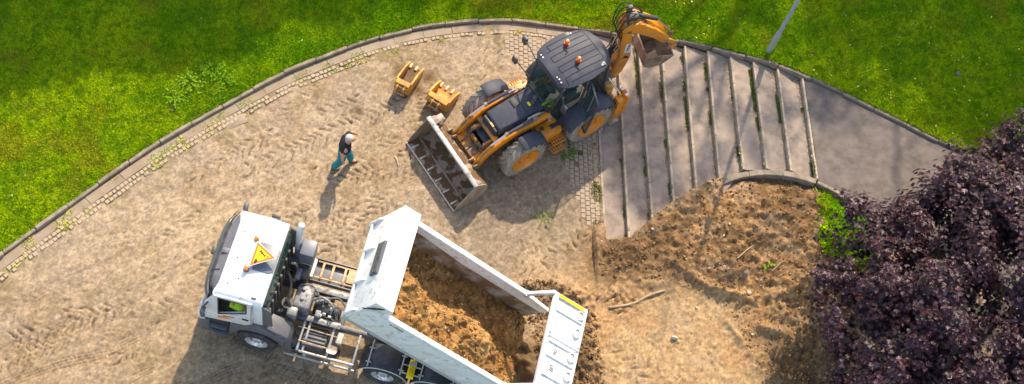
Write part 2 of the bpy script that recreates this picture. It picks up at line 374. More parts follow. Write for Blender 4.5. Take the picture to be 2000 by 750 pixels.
# grass blades: one triangle each, over the part of the lawn near the frame
def blades(name, poly_test, x0, x1, y0, y1, dens, zf, label, length=0.075, width=0.016, tone=(1, 1, 1), parent=None):
    n = int((x1 - x0) * (y1 - y0) * dens); bx = rng.uniform(x0, x1, n); by = rng.uniform(y0, y1, n)
    k = poly_test(bx, by); bx = bx[k]; by = by[k]; n = len(bx); bz = zf(bx, by)
    a = rng.uniform(0, 2 * pi, n); tl = rng.uniform(0.15, 1.15, n); big = fbm(bx, by, 0.9, 3, 3)
    ln = length * rng.uniform(0.5, 1.35, n) * (0.65 + 0.8 * big); w = width * rng.uniform(0.6, 1.3, n)
    dx = np.cos(a); dy = np.sin(a); P = np.stack([bx, by, bz - 0.012], 1)
    side = np.stack([-dy * w, dx * w, np.zeros(n)], 1); tip = np.stack([dx * np.sin(tl) * ln, dy * np.sin(tl) * ln, np.cos(tl) * ln + 0.012], 1)
    V = np.empty((n, 3, 3)); V[:, 0] = P - side; V[:, 1] = P + side; V[:, 2] = P + tip
    f1 = fbm(bx, by, 0.35, 3, 21)[:, None]; f2 = fbm(bx, by, 1.7, 3, 33)[:, None]; f3 = fbm(bx, by, 8.0, 3, 55)[:, None]
    g0 = np.array([0.115, 0.250, 0.004]); g1 = np.array([0.275, 0.37, 0.007]); g2 = np.array([0.26, 0.225, 0.015]); g3 = np.array([0.070, 0.180, 0.004])
    c = g0 + (g1 - g0) * sst(0.30, 0.66, f1 * 0.55 + f2 * 0.45); c = c + (g3 - c) * sst(0.45, 0.68, f3) * 0.6
    c = c + (g2 - c) * sst(0.58, 0.78, fbm(bx, by, 0.8, 4, 77)[:, None]) * 0.55
    dry = rng.random((n, 1)) < 0.04; c = np.where(dry, np.array([0.26, 0.22, 0.06]), c)
    c = c * rng.uniform(0.9, 2.0, (n, 1)) * np.array(tone)
    me = mesh_np(name, V.reshape(-1, 3), np.arange(n * 3).reshape(-1, 3), mat('grass_blade', (0.06, 0.12, 0.01), 0.85, var=0.0, attr='Col', spec=0.06), np.repeat(c, 3, 0))
    o = lnk(bpy.data.objects.new(name, me), parent); tag(o, label, 'grass', kind='stuff'); return o
def lawn_test(x, y):
    d = pdist(xy(KS[::2]), x, y); return inside(LAWN_POLY, x, y) & (d > 0.05)
def lz(x, y): return lawn_z(x, y, pdist(xy(KS[::3]), x, y))
VIEW = xy([W((-130, -110)), W((2150, -110)), W((2150, 520)), W((1500, 220)), W((1000, 110)), W((600, 200)), W((-130, 680))])
blades('grass', lambda x, y: inside(VIEW, x, y) & lawn_test(x, y), -11.5, 25.5, 12.5, 28, 4200, lz, 'short mown green grass of the lawn behind the kerb', .055, .013)
GP = [(1588, 372), (1640, 366), (1700, 392), (1730, 440), (1720, 500), (1680, 530), (1635, 515), (1600, 500), (1590, 460), (1600, 430)]
GPW = xy([W(p) for p in GP])
def gp_test(x, y):
    d = pdist(GPW, x, y, True); i = inside(GPW, x, y); e = fbm(x, y, 3.0, 3, 9)
    return (i & (d > 0.25 * e)) | (~i & (d < 0.18 * (e - .45)))

# ---- yard soil -------------------------------------------------------------
RES = 0.034
gx = np.arange(-10.2, 23.0, RES); gy = np.arange(9.4, 25.2, RES); X, Y = np.meshgrid(gx, gy, indexing='ij')
ins = inside(LAWN_POLY, X, Y); dk = pdist(xy(KS[::2]), X, Y); inp = inside(PATH_POLY, X, Y); dlow = pdist(xy(LOW), X, Y)
base = zt(X, Y)
MOUND = xy([W(p) for p in [(1165, 470), (1230, 465), (1272, 425), (1314, 392), (1358, 366), (1403, 345), (1450, 331), (1545, 335), (1600, 345), (1720, 440), (1690, 760), (1540, 800),
                           (1500, 660), (1420, 560), (1330, 540), (1240, 560), (1170, 520)]])
im = inside(MOUND, X, Y); dm = pdist(MOUND, X, Y, True); sd_m = np.where(im, dm, -dm)
mound = sst(-0.8, 0.8, sd_m + 0.5 * (fbm(X, Y, 1.3, 3, 4) - .5))
sand = np.clip(blob((1330, 650), 2.6, X, Y, 1.3) + 0.8 * blob((1180, 720), 1.6, X, Y) + .8 * blob((1400, 740), 2.0, X, Y), 0, 1)
Z = base + 0.05 * (fbm(X, Y, 0.6, 3, 1) - .5) + 0.025 * (fbm(X, Y, 3.0, 3, 2) - .5) + 0.024 * (fbm(X, Y, 9, 3, 3) - .5)
rough = fbm(X, Y, 2.3, 4, 8); ridg = 1 - np.abs(2 * fbm(X, Y, 2.8, 4, 12) - 1)
Z += 0.24 * np.exp(-(dlow / 0.6) ** 2) * (~inp) * (X > LINES[0][1].x - .3) * (1 - sst(-.5, .3, X - W((1410, 352)).x))
Z += mound * (0.07 + 0.18 * (rough - .45) + 0.12 * (ridg - .72) + 0.16 * (fbm(X, Y, 5, 5, 19, .68) - .5) + 0.05 * (.75 - np.abs(2 * fbm(X, Y, 6, 4, 29, .6) - 1)) - .025)
# ridges pushed up by the digger
def ridge(pts, w, h, seed=0, ragged=0.8):
    global Z
    P = spline([W(p) for p in pts], 0.2); d = pdist(xy(P), X, Y); n = fbm(X, Y, 4, 3, seed)
    Z += h * np.exp(-(d / (w * (0.5 + n))) ** 2) * (1 - ragged + ragged * 2 * n)
ridge([(1300, 510), (1360, 550), (1410, 572), (1450, 578)], 0.13, 0.16, 41)
ridge([(1440, 590), (1500, 580), (1560, 560)], 0.10, 0.10, 42)
ridge([(1420, 630), (1450, 670), (1465, 690)], 0.08, 0.09, 43)
ridge([(1185, 580), (1240, 560), (1290, 555)], 0.12, 0.07, 44)
ridge([(1480, 640), (1560, 660)], 0.13, 0.12, 45)
ridge([(1020, 560), (1075, 560), (1120, 575)], 0.22, 0.14, 46)
_sb = Matrix.Translation((-0.498, 14.156, 0)) @ Matrix.Rotation(2.881, 4, 'Z') @ Vector((-6.75, .1, 0))
heap = np.exp(-(((X - _sb.x) / .75) ** 2 + ((Y - _sb.y) / 1.35) ** 2))
Z += heap * (.75 + .5 * (rough - .45))
spill = heap + blob((1120, 690), 0.85, X, Y, 0.75) * 1.0 + blob((1100, 760), 0.9, X, Y, 0.9) + .6 * blob((1075, 585), 0.45, X, Y, 1.5)
Z += np.clip(spill, 0, 1.2) * (0.26 + 0.35 * (rough - .45)) 
# tyre tracks: lugs pressed into the soil
track_shade = np.zeros_like(X)
def track(pts, w, pitch, depth, slope=0.9, seed=0, thr=0.36, rut=0.0, bars=None):
    global Z, track_shade
    P = xy(spline([W(p) for p in pts], 0.3)); x0 = min(p[0] for p in P) - 1; x1 = max(p[0] for p in P) + 1; y0 = min(p[1] for p in P) - 1; y1 = max(p[1] for p in P) + 1
    i0, i1 = np.searchsorted(gx, [x0, x1]); j0, j1 = np.searchsorted(gy, [y0, y1]); sl_ = (slice(i0, i1), slice(j0, j1))
    xs, ys = X[sl_], Y[sl_]
    if xs.size == 0: return
    d, s, v = pdist(P, xs, ys, full=True)
    m = (1 - sst(w * 0.86, w, np.abs(v))) * (d < w * 1.02)
    wob = 0.26 * (fbm(xs, ys, 2.2, 3, seed + 3) - .5)
    if bars:
        f = np.abs(((v + w) / (2 * w) * bars) % 1 - .5) * 2; lug = sst(0.55, 0.85, f); lug = lug * (0.4 + 0.6 * (((s / pitch) % 1) < .7))
    else:
        ph = ((s + np.abs(v) * slope + np.where(v > 0, pitch * .5, 0) + wob) / pitch) % 1.0
        lug = sst(0.0, 0.08, ph) * (1 - sst(0.16, 0.30, ph)) * (.25 + .75 * sst(.36, .56, fbm(xs + np.where(v > 0, 31.7, 0), ys, 2.6, 3, seed + 90))) * (np.abs(v) > w * .10)
    e = fbm(xs, ys, .7, 3, seed + 60); keepn = sst(thr, thr + 0.22, e)
    Z[sl_] += m * keepn * (-depth * lug + depth * 0.18 * (1 - lug)) - rut * m
    track_shade[sl_] = np.maximum(track_shade[sl_], m * keepn * lug)
T_ = [
    ([(480, 330), (560, 300), (640, 262), (730, 225), (800, 190)], .27, .15, .034),
    ([(545, 300), (548, 250), (580, 205), (650, 165), (740, 140)], .25, .15, .030),
    ([(500, 262), (600, 232), (700, 200)], .25, .16, .026),
    ([(620, 480), (660, 430), (700, 390), (760, 345), (800, 300)], .28, .15, .036),
    ([(560, 420), (610, 390), (680, 350), (740, 330)], .26, .14, .032),
    ([(590, 470), (650, 470), (720, 420)], .27, .15, .036),
    ([(640, 500), (690, 455), (770, 380)], .25, .15, .03),
    ([(260, 470), (330, 450), (420, 400)], .25, .16, .024),
    ([(380, 345), (460, 300), (530, 265)], .25, .15, .026),
    ([(-40, 690), (80, 645), (180, 620), (300, 580), (400, 530)], .26, .14, .036),
    ([(-40, 660), (60, 640), (150, 610)], .24, .13, .030),
    ([(180, 690), (260, 640), (330, 600), (400, 570)], .28, .14, .036),
    ([(230, 700), (310, 660), (390, 625), (470, 590)], .24, .12, .030),
    ([(-30, 720), (60, 690), (160, 655)], .22, .11, .026),
    ([(1180, 400), (1150, 440), (1130, 480), (1150, 530), (1180, 580), (1220, 600)], .33, .17, .050),
    ([(1050, 350), (1090, 400), (1110, 460), (1130, 520), (1150, 560)], .33, .17, .046),
    ([(1130, 560), (1190, 575), (1260, 590)], .30, .17, .045),
    ([(880, 470), (940, 500), (1010, 520), (1090, 530)], .27, .15, .026),
    ([(960, 440), (1010, 480), (1070, 500)], .25, .15, .024),
    ([(930, 520), (990, 470), (1040, 420)], .27, .15, .028),
    ([(1160, 640), (1230, 690), (1280, 740)], .30, .22, .028),
    ([(1110, 620), (1180, 680), (1230, 750)], .26, .2, .022),
    ([(880, 110), (960, 90), (1020, 110)], .24, .15, .02),
    ([(820, 250), (860, 200), (930, 150)], .27, .15, .03),
    ([(470, 400), (540, 380), (600, 330)], .26, .15, .03),
    ([(740, 300), (790, 260), (850, 180)], .26, .15, .028),
    ([(480, 480), (560, 440), (600, 420)], .26, .15, .03),
    ([(120, 560), (240, 500), (340, 420)], .26, .15, .024),
]
for i, (p, w, pi_, dp) in enumerate(T_): track(p, w * 1.05, pi_ * 1.5, dp * 1.8, seed=i * 5, thr=0.40 + .08 * (i % 2))
for i, p in enumerate(([(150, 720), (240, 670), (330, 630), (440, 590)], [(-20, 760), (100, 715), (200, 690)], [(250, 740), (330, 700), (430, 660), (520, 690)], [(370, 760), (480, 715), (600, 735), (700, 780)])):
    track(p, .2, .09, .024, seed=200 + i, thr=0.3, rut=0.015, bars=5)
for i, p in enumerate(([(-80, 735), (120, 640), (300, 560), (420, 500), (560, 470), (680, 420)], [(-80, 650), (100, 570), (260, 500), (400, 420), (520, 370), (640, 300), (760, 240)],
                       [(900, 320), (820, 330), (720, 380), (620, 470)], [(830, 240), (740, 280), (640, 340), (520, 420), (380, 520)])):
    track(p, .24, .23, .030, seed=300 + i * 7, thr=0.34, rut=0.018)
# clods: small bumps pressed on the grid
def clods(px_poly, n, r0, r1, hf, seed):
    global Z
    r_ = np.random.default_rng(seed); P = xy([W(p) for p in px_poly]); xs = [p[0] for p in P]; ys = [p[1] for p in P]
    cx = r_.uniform(min(xs), max(xs), n); cy = r_.uniform(min(ys), max(ys), n); k = inside(P, cx, cy); cx = cx[k]; cy = cy[k]
    rr = r0 + (r1 - r0) * r_.random(len(cx)) ** 3
    for x, y, r in zip(cx, cy, rr):
        i = int((x - gx[0]) / RES); j = int((y - gy[0]) / RES); m = int(r / RES) + 2
        if i < m or j < m or i >= len(gx) - m or j >= len(gy) - m: continue
        s_ = (slice(i - m, i + m + 1), slice(j - m, j + m + 1)); q = 1 - ((X[s_] - x) ** 2 + (Y[s_] - y) ** 2) / (r * r)
        q = q * (0.25 + 1.5 * fbm(X[s_], Y[s_], 14, 2, 23)); Z[s_] += np.clip(q, 0, 1) ** .7 * r * hf
MP = [(1165, 470), (1230, 465), (1272, 425), (1358, 366), (1450, 331), (1600, 345), (1720, 440), (1690, 760), (1520, 800), (1420, 600), (1330, 560), (1170, 540)]
clods(MP, 900, .03, .10, .45, 1)
clods([(-50, 700), (500, 200), (900, 60), (1170, 250), (1170, 600), (1700, 760), (-50, 780)], 2600, .02, .07, .5, 2)
clods([(1020, 540), (1170, 560), (1190, 780), (1050, 780)], 900, .03, .12, .6, 3)
clods([(1170, 520), (1640, 500), (1640, 780), (1170, 780)], 700, .025, .08, .5, 4)
clods([(-50, 700), (500, 200), (900, 60), (1170, 250), (1170, 600), (1700, 760), (-50, 780)], 1600, .02, .06, -.6, 12)
# paving showing through
PV1 = xy([W(p) for p in [(955, 72), (985, 60), (1040, 58), (1110, 66), (1180, 75), (1170, 190), (1060, 150), (1015, 132), (1000, 112), (970, 92)]])
PV2 = xy([W(p) for p in [(1090, 262), (1130, 250), (1166, 250), (1171, 330), (1175, 400), (1168, 440), (1150, 440), (1137, 405), (1118, 365), (1108, 325)]])
pv = np.zeros_like(X)
for P in (PV1, PV2):
    i_ = inside(P, X, Y); d_ = pdist(P, X, Y, True); pv = np.maximum(pv, sst(-0.10, 0.10, np.where(i_, d_, -d_) + 0.35 * (fbm(X, Y, 3, 3, 71) - .5)))
Z = Z * (1 - pv) + (-0.012 + 0.012 * fbm(X, Y, 8, 2, 72)) * pv
# gutter beside the kerb, path and lawn lie above the soil
yard_k = (~ins) & (X < LINES[0][0].x - 0.2)
Z = np.where(yard_k, Z * sst(0.5, 0.8, dk) + (-0.035 + 0.060 * fbm(X, Y, 2.2, 4, 91)) * (1 - sst(0.5, 0.8, dk)), Z)
pathin = np.where(inp, dlow, -dlow); edge = sst(-0.05, 0.16, pathin + 0.28 * (fbm(X, Y, 2.6, 4, 14) - .55))
inp2 = inside(PATH_POLY, X, Y)
Z = np.where(inp2, Z * (1 - edge) + (zt(X, Y) - 0.4) * edge, Z)
KX = W((1410, 352)).x   # beyond this the kerb of the path bounds the soil
Z = np.where(inp2 & (X > KX), zt(X, Y) - 0.4, Z)
Z = np.where((X > KX) & ~inp2, Z - 0.34 * np.exp(-dlow / 0.55), Z)
Z = np.where(ins, zt(X, Y) - 0.25, Z)
# the hollow left by the drain in the lawn is a separate thing
keep = ~(ins & (dk > 0.5)) & ~(inp2 & (dlow > 0.6) & (X > LINES[1][1].x))
# colour
def lerp(a, b, f): return a + (b - a) * f[..., None]
dry = np.array([0.46, 0.355, 0.258]); mid = np.array([0.35, 0.252, 0.162]); red = np.array([0.37, 0.218, 0.108]); gold = np.array([0.53, 0.36, 0.20])
dark = np.array([0.125, 0.072, 0.036]); grey = np.array([0.36, 0.29, 0.22]); moss = np.array([0.24, 0.205, 0.075])
n1 = fbm(X, Y, 0.55, 4, 101); n2 = fbm(X, Y, 2.4, 4, 102); n3 = fbm(X, Y, 9, 3, 103)
Cc = np.broadcast_to(dry, X.shape + (3,)).copy()
Cc = lerp(Cc, mid, sst(0.42, 0.68, n1 * .6 + n2 * .4) * 0.8)
Cc = lerp(Cc, grey, sst(0.5, 0.7, fbm(X, Y, 0.9, 3, 104)) * 0.55)
Cc = lerp(Cc, mid, np.clip(blob((300, 680), 2.2, X, Y, 1.6), 0, 1) * .5)
Cc = lerp(Cc, grey * .8, np.clip(blob((1030, 400), 1.5, X, Y, 1.3) + .9 * blob((1100, 430), 1.2, X, Y) + .6 * blob((1000, 500), 1.6, X, Y, 1.3), 0, 1) * .8)
Cc = lerp(Cc, dry * np.array([1.12, 1.1, 1.05]), np.clip(blob((1050, 495), .45, X, Y) + blob((360, 440), .9, X, Y, 1.6), 0, 1) * .8)
Cc = lerp(Cc, gold, sand * (.65 + .35 * sst(0.3, 0.5, n2)))
Cc = lerp(Cc, red * 1.35, sand * sst(0.52, 0.66, n1 * .4 + fbm(X, Y, 1.2, 4, 106) * .6) * 0.7)
Cc = lerp(Cc, red * np.array([1, .96, .9]), mound * (0.55 + 0.45 * sst(0.35, 0.6, n2)))
Cc = lerp(Cc, red * .52, mound * sst(.42, .62, fbm(X, Y, .9, 4, 131)) * .8)
Cc = lerp(Cc, gold * .85, mound * sst(0.56, 0.72, n3 * .5 + n2 * .5) * 0.7)
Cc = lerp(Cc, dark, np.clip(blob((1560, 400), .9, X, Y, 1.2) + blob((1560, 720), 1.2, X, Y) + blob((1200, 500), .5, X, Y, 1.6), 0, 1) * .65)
Cc = lerp(Cc, dark * .9, np.clip(spill, 0, 1) * (0.6 + .4 * n2))
Cc = lerp(Cc, moss, sst(0.6, 0.74, fbm(X, Y, 1.1, 4, 107)) * (1 - mound) * (1 - sand) * .12 + 0)
Cc = lerp(Cc, moss * 1.1, np.clip(1 - dk / 1.3, 0, 1) * (~ins) * sst(0.45, 0.62, n2) * .6 * (1 - mound))
Cc = lerp(Cc, Cc * .55, track_shade * .9)  # shade inside the pressed lug prints, painted into the soil colour
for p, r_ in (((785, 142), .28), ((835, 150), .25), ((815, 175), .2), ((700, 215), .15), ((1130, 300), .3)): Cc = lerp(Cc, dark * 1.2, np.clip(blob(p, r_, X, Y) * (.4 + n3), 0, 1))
Cc *= np.array([.735, .70, .63])
Cc *= (0.62 + 0.72 * n3)[..., None]; Cc *= (0.74 + 0.5 * fbm(X, Y, 20, 2, 301))[..., None]; Cc *= (0.82 + 0.36 * rng.random(X.shape))[..., None]
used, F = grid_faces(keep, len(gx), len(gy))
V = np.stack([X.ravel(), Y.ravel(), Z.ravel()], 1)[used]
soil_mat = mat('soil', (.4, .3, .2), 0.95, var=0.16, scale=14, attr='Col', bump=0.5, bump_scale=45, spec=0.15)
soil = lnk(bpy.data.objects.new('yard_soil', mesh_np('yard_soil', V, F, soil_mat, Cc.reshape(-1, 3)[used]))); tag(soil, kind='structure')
ZI = Z.copy()
def soil_z(x, y):
    i = min(max(int(round((x - gx[0]) / RES)), 0), len(gx) - 1); j = min(max(int(round((y - gy[0]) / RES)), 0), len(gy) - 1); return float(ZI[i, j])
def SW(px):
    p = W(px)
    for _ in range(4): p = G(px, soil_z(p.x, p.y))
    return p
def blade_z(x, y):
    i = np.clip(np.round((x - gx[0]) / RES).astype(int), 0, len(gx) - 1); j = np.clip(np.round((y - gy[0]) / RES).astype(int), 0, len(gy) - 1); return ZI[i, j]
blades('grass', gp_test, 12.5, 23, 10, 21, 2600, blade_z, 'patch of bright grass growing beside and beneath the purple tree', 0.12, 0.017, (1.05, 1.15, 1))

# ---- kerb, gutter, setts ---------------------------------------------------
kerb = bpy.data.objects.new('kerb', None); lnk(kerb); tag(kerb, kind='structure')
def frame2(a, b):
    d = (b - a); d.z = 0; d.normalize(); return d, Vector((d.y, -d.x, 0))
def curved_piece(pts, o0, o1, zb, zt0, name, m, parent, bevel=0.012, jit=0.0):
    """one stone following the centre line pts between lateral offsets o0..o1 (to the right of travel)"""
    mb = MB(); L_ = []; 
    for i, p in enumerate(pts):
        d, n = frame2(pts[max(i - 1, 0)], pts[min(i + 1, len(pts) - 1)])
        for o, z in ((o0, zb), (o0, zt0), (o1, zt0), (o1, zb)):
            q = p + n * o; L_.append((q.x, q.y, p.z + z + random.uniform(-jit, jit)))
    fs = []
    for i in range(len(pts) - 1):
        for k in range(4): fs.append((i * 4 + k, i * 4 + (k + 1) % 4, (i + 1) * 4 + (k + 1) % 4, (i + 1) * 4 + k))
    fs += [(0, 1, 2, 3), tuple(range(len(pts) * 4 - 4, len(pts) * 4))[::-1]]
    mb.add(L_, fs); return mb.build(name, m, parent, bevel=bevel, segs=1)
def cut(curve, s0, s1, n=4):
    acc = 0; res = []; tot = [0]
    for i in range(1, len(curve)): tot.append(tot[-1] + (curve[i] - curve[i - 1]).length)
    for k in range(n + 1):
        s = s0 + (s1 - s0) * k / n; j = 0
        j = int(np.clip(np.searchsorted(tot, s) - 1, 0, len(curve) - 2)); t = (s - tot[j]) / (tot[j + 1] - tot[j]); res.append(curve[j].lerp(curve[j + 1], t))
    return res
KF = spline(KERB, 0.06); KT = sum((KF[i] - KF[i - 1]).length for i in range(1, len(KF)))
s = 0.0; sx = {}
while s < KT - 1.0:
    pts = cut(KF, s + 0.006, s + 0.994); x = pts[0].x
    hi = 0.125 + random.uniform(-.025, .02); o = random.uniform(-.022, .022)
    curved_piece(pts, -0.075 + o, 0.03 + o, -0.2, hi if x < LINES[0][0].x else 0.085, 'kerb_stone', 'concrete', kerb, 0.016, 0.004)
    s += 1.0
LEFT_END = [i for i, k in enumerate(KF) if k.x > LINES[0][0].x - 0.4][0]; SL = sum((KF[i] - KF[i - 1]).length for i in range(1, LEFT_END))
gut = bpy.data.objects.new('gutter', None); lnk(gut); tag(gut, kind='structure')
s = 0.0
while s < SL - 0.6:
    l = random.uniform(0.75, 1.2)
    curved_piece(cut(KF, s + 0.006, min(s + l, SL) - 0.006), 0.045, 0.31, -0.15, 0.012 + random.uniform(-.006, .006), 'gutter_slab', 'gutter', gut, 0.008, 0.002); s += l
setts = bpy.data.objects.new('sett_edging', None); lnk(setts); tag(setts, kind='structure')
sm = [MB().box((0, 0, 0), (.118, .108, .10)).mesh('sett', 0.014, segs=1) for _ in range(1)][0]; sm.materials.append(MT('sett'))
s = 0.6; k = 0
while s < SL - 0.2 and k < 290:
    p, q = cut(KF, s, s + 0.12, 1); d, n = frame2(p, q)
    for row, off in ((0, 0.385), (1, 0.515)):
        if row == 1 and (p.x > 1.2 or random.random() < .18): continue
        if random.random() < .10: continue
        c = (p + q) / 2 + n * (off + random.uniform(-.012, .012)) + d * (0.06 if row else 0)
        shared('sett', sm, setts, (c.x, c.y, c.z - 0.022 + random.uniform(-.012, .012)), (random.uniform(-.06, .06), random.uniform(-.06, .06), math.atan2(d.y, d.x) + random.uniform(-.08, .08)),
               (random.uniform(.85, 1.08), random.uniform(.85, 1.08), 1)); k += 1
    s += 0.128
# loose slab lying in the dirt beside the setts
c = SW((462, 237)); sl_ = MB().box((0, 0, 0), (.55, .30, .06)).build('loose_slab', 'gutter', None, 0.015); sl_.location = (c.x, c.y, c.z - .008); sl_.rotation_euler = (0.05, -0.03, rad(28))
tag(sl_, 'flat grey concrete slab lying loose in the dirt beside the left setts', 'slab')

# block paving
pave = bpy.data.objects.new('block_paving', None); lnk(pave); tag(pave, kind='structure')
pm = MB().box((0, 0, 0), (.142, .126, .09)).mesh('paver', 0.010, segs=1); pm.materials.append(MT('paver'))
ld = (LINES[0][0] - LINES[0][1]).normalized(); lnrm = Vector((-ld.y, ld.x, 0)); lnrm = lnrm if lnrm.x < 0 else -lnrm
cnt = 0
for ci in range(0, 24):
    u = 0.14 + ci * 0.136
    for ri in range(-6, 60):
        v = -0.2 + ri * 0.152 + (0.076 if ci % 2 else 0)
        c = LINES[0][1] + ld * v + lnrm * u; xa, ya = np.array([c.x]), np.array([c.y])
        if not any(inside(P, xa, ya)[0] or pdist(P, xa, ya, True)[0] < .05 for P in (PV1, PV2)): continue
        if pdist(xy(KS), xa, ya)[0] < .40 or cnt > 298 or random.random() < .03: continue
        shared('paver', pm, pave, (c.x, c.y, -0.030 + random.uniform(-.006, .006)), (random.uniform(-.04, .04), random.uniform(-.04, .04), math.atan2(ld.y, ld.x) + random.uniform(-.03, .03)),
               (random.uniform(.95, 1.02), random.uniform(.94, 1.02), 1)); cnt += 1

# ---- stepped path ----------------------------------------------------------
steps = bpy.data.objects.new('steps', None); lnk(steps); tag(steps, kind='structure')
def ext(L_, up, dn):
    a, b = L_; d = (a - b).normalized(); return a + d * up, b - d * dn
EXT_DN = [0.7, 0.7, 0.8, 0.8, 0.8, 0.55, 0.0, 0.0, 0.0, 0.0]
def hit_kerb(L_, off):
    """where the line of a step meets the upper kerb"""
    a, b = L_; d = (a - b).normalized(); p = b.copy()
    for _ in range(400):
        p = p + d * 0.03
        if inside(LAWN_POLY, np.array([p.x]), np.array([p.y]))[0]: break
    return p - d * off
tops = [hit_kerb(L_, 0.10) for L_ in LINES]; bots = [ext(L_, 0, e)[1] for L_, e in zip(LINES, EXT_DN)]
for i in range(len(LINES)):
    z = i * RISE
    a, b = tops[i], bots[i]
    d = (a - b).normalized(); n = Vector((d.y, -d.x, 0)); n = n if n.x > 0 else -n
    if i < len(LINES) - 1:
        a2, b2 = tops[i + 1], bots[i + 1]
        # tread: asphalt, from behind this nosing to under the next one; curved ends follow kerb
        mid_ = [p for p in KS if a.x + .05 < p.x < a2.x - .05 and abs(p.y - a.y) < 2]
        ring = [b + n * .066, b2 + n * .02] + [a2 + n * .02] + [a + n * .066]
        mb = MB(); N_ = 10; top = []
        for k in range(N_ + 1):
            t = k / N_
            for w_ in range(4):
                q0 = ring[0].lerp(ring[3], t); q1 = ring[1].lerp(ring[2], t); q = q0.lerp(q1, w_ / 3)
                top.append((q.x, q.y, z + 0.006 * (vn(q.x * 2, q.y * 2, 5) - .5) * 2 + 0.012 * w_ / 3))
        fs = [(k * 4 + w_, k * 4 + w_ + 1, (k + 1) * 4 + w_ + 1, (k + 1) * 4 + w_) for k in range(N_) for w_ in range(3)]
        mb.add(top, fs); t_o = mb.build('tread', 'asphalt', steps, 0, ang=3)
        if t_o.data.polygons[0].normal.z < 0: t_o.data.flip_normals()
        so_ = t_o.modifiers.new('thick', 'SOLIDIFY'); so_.thickness = 0.22; so_.offset = -1
    # nosing stones
    Lg = (a - b).length; nst = max(2, round(Lg / 1.0)); p = b.copy()
    for k in range(nst):
        q0 = b + (a - b) * (k / nst) + d * .004; q1 = b + (a - b) * ((k + 1) / nst) - d * .004
        zt_ = z + 0.022 + random.uniform(-.006, .006); hh = (RISE + .12) if i else .16; o = random.uniform(-.006, .006)
        MB().bar((q0 + n * (.034 + o)) + Vector((0, 0, zt_ - hh / 2 - q0.z)), (q1 + n * (.034 + o)) + Vector((0, 0, zt_ - hh / 2 - q1.z)), .064, hh).build('step_nosing', 'nosing', steps, 0.010, segs=1)
# upper path beyond the last step
path = MB(); PN = []
a, b = tops[-1], bots[-1]; up_ = [k for k in KS if k.x > a.x + .1]; lo_ = spline([b] + [p for p in LOW if p.x > b.x + .2], 0.3)
nP = 40
for k in range(nP + 1):
    t = k / nP; u = up_[min(int(t * (len(up_) - 1)), len(up_) - 1)] if k else a; l = lo_[min(int(t * (len(lo_) - 1)), len(lo_) - 1)] if k else b
    if k == 0: u = u + SN * .085; l = l + SN * .085
    for w_ in range(7):
        q = u.lerp(l, w_ / 6); PN.append((q.x, q.y, float(zr(q.x, q.y)) + 0.0 + 0.012 * (vn(q.x, q.y, 8) - .5)))
path.add(PN, [(k * 7 + w_, k * 7 + w_ + 1, (k + 1) * 7 + w_ + 1, (k + 1) * 7 + w_) for k in range(nP) for w_ in range(6)])
po = path.build('path', 'asphalt2', None, 0, ang=3); tag(po, kind='structure')
# lower kerb of the path: curved stones from where the soil stops
LK = spline([W(p) for p in [(1400, 357), (1425, 345), (1450, 338), (1496, 333), (1545, 338), (1595, 352)]] , 0.06)
lk = bpy.data.objects.new('path_kerb', None); lnk(lk); tag(lk, kind='structure')
def kz(q): return Vector((q.x, q.y, float(zr(q.x, q.y))))
LK = [kz(q) for q in LK]; tot = sum((LK[i] - LK[i - 1]).length for i in range(1, len(LK))); ns = round(tot / .9)
for k in range(ns):
    curved_piece(cut(LK, tot * k / ns + .005, tot * (k + 1) / ns - .005), -0.02, 0.15, -.4, 0.035 + random.uniform(-.01, .01), 'kerb_stone', 'concrete', lk, .015, .003)
LK2 = [kz(q) for q in spline([W(p) for p in [(1597, 354), (1650, 381), (1700, 409), (1760, 441), (1830, 480)]], .06)]; tot = sum((LK2[i] - LK2[i - 1]).length for i in range(1, len(LK2))); ns = round(tot / .9)
for k in range(ns):
    curved_piece(cut(LK2, tot * k / ns + .005, tot * (k + 1) / ns - .005), -0.02, 0.08, -.4, 0.02 + random.uniform(-.01, .01), 'kerb_stone', 'concrete', lk, .012, .003)

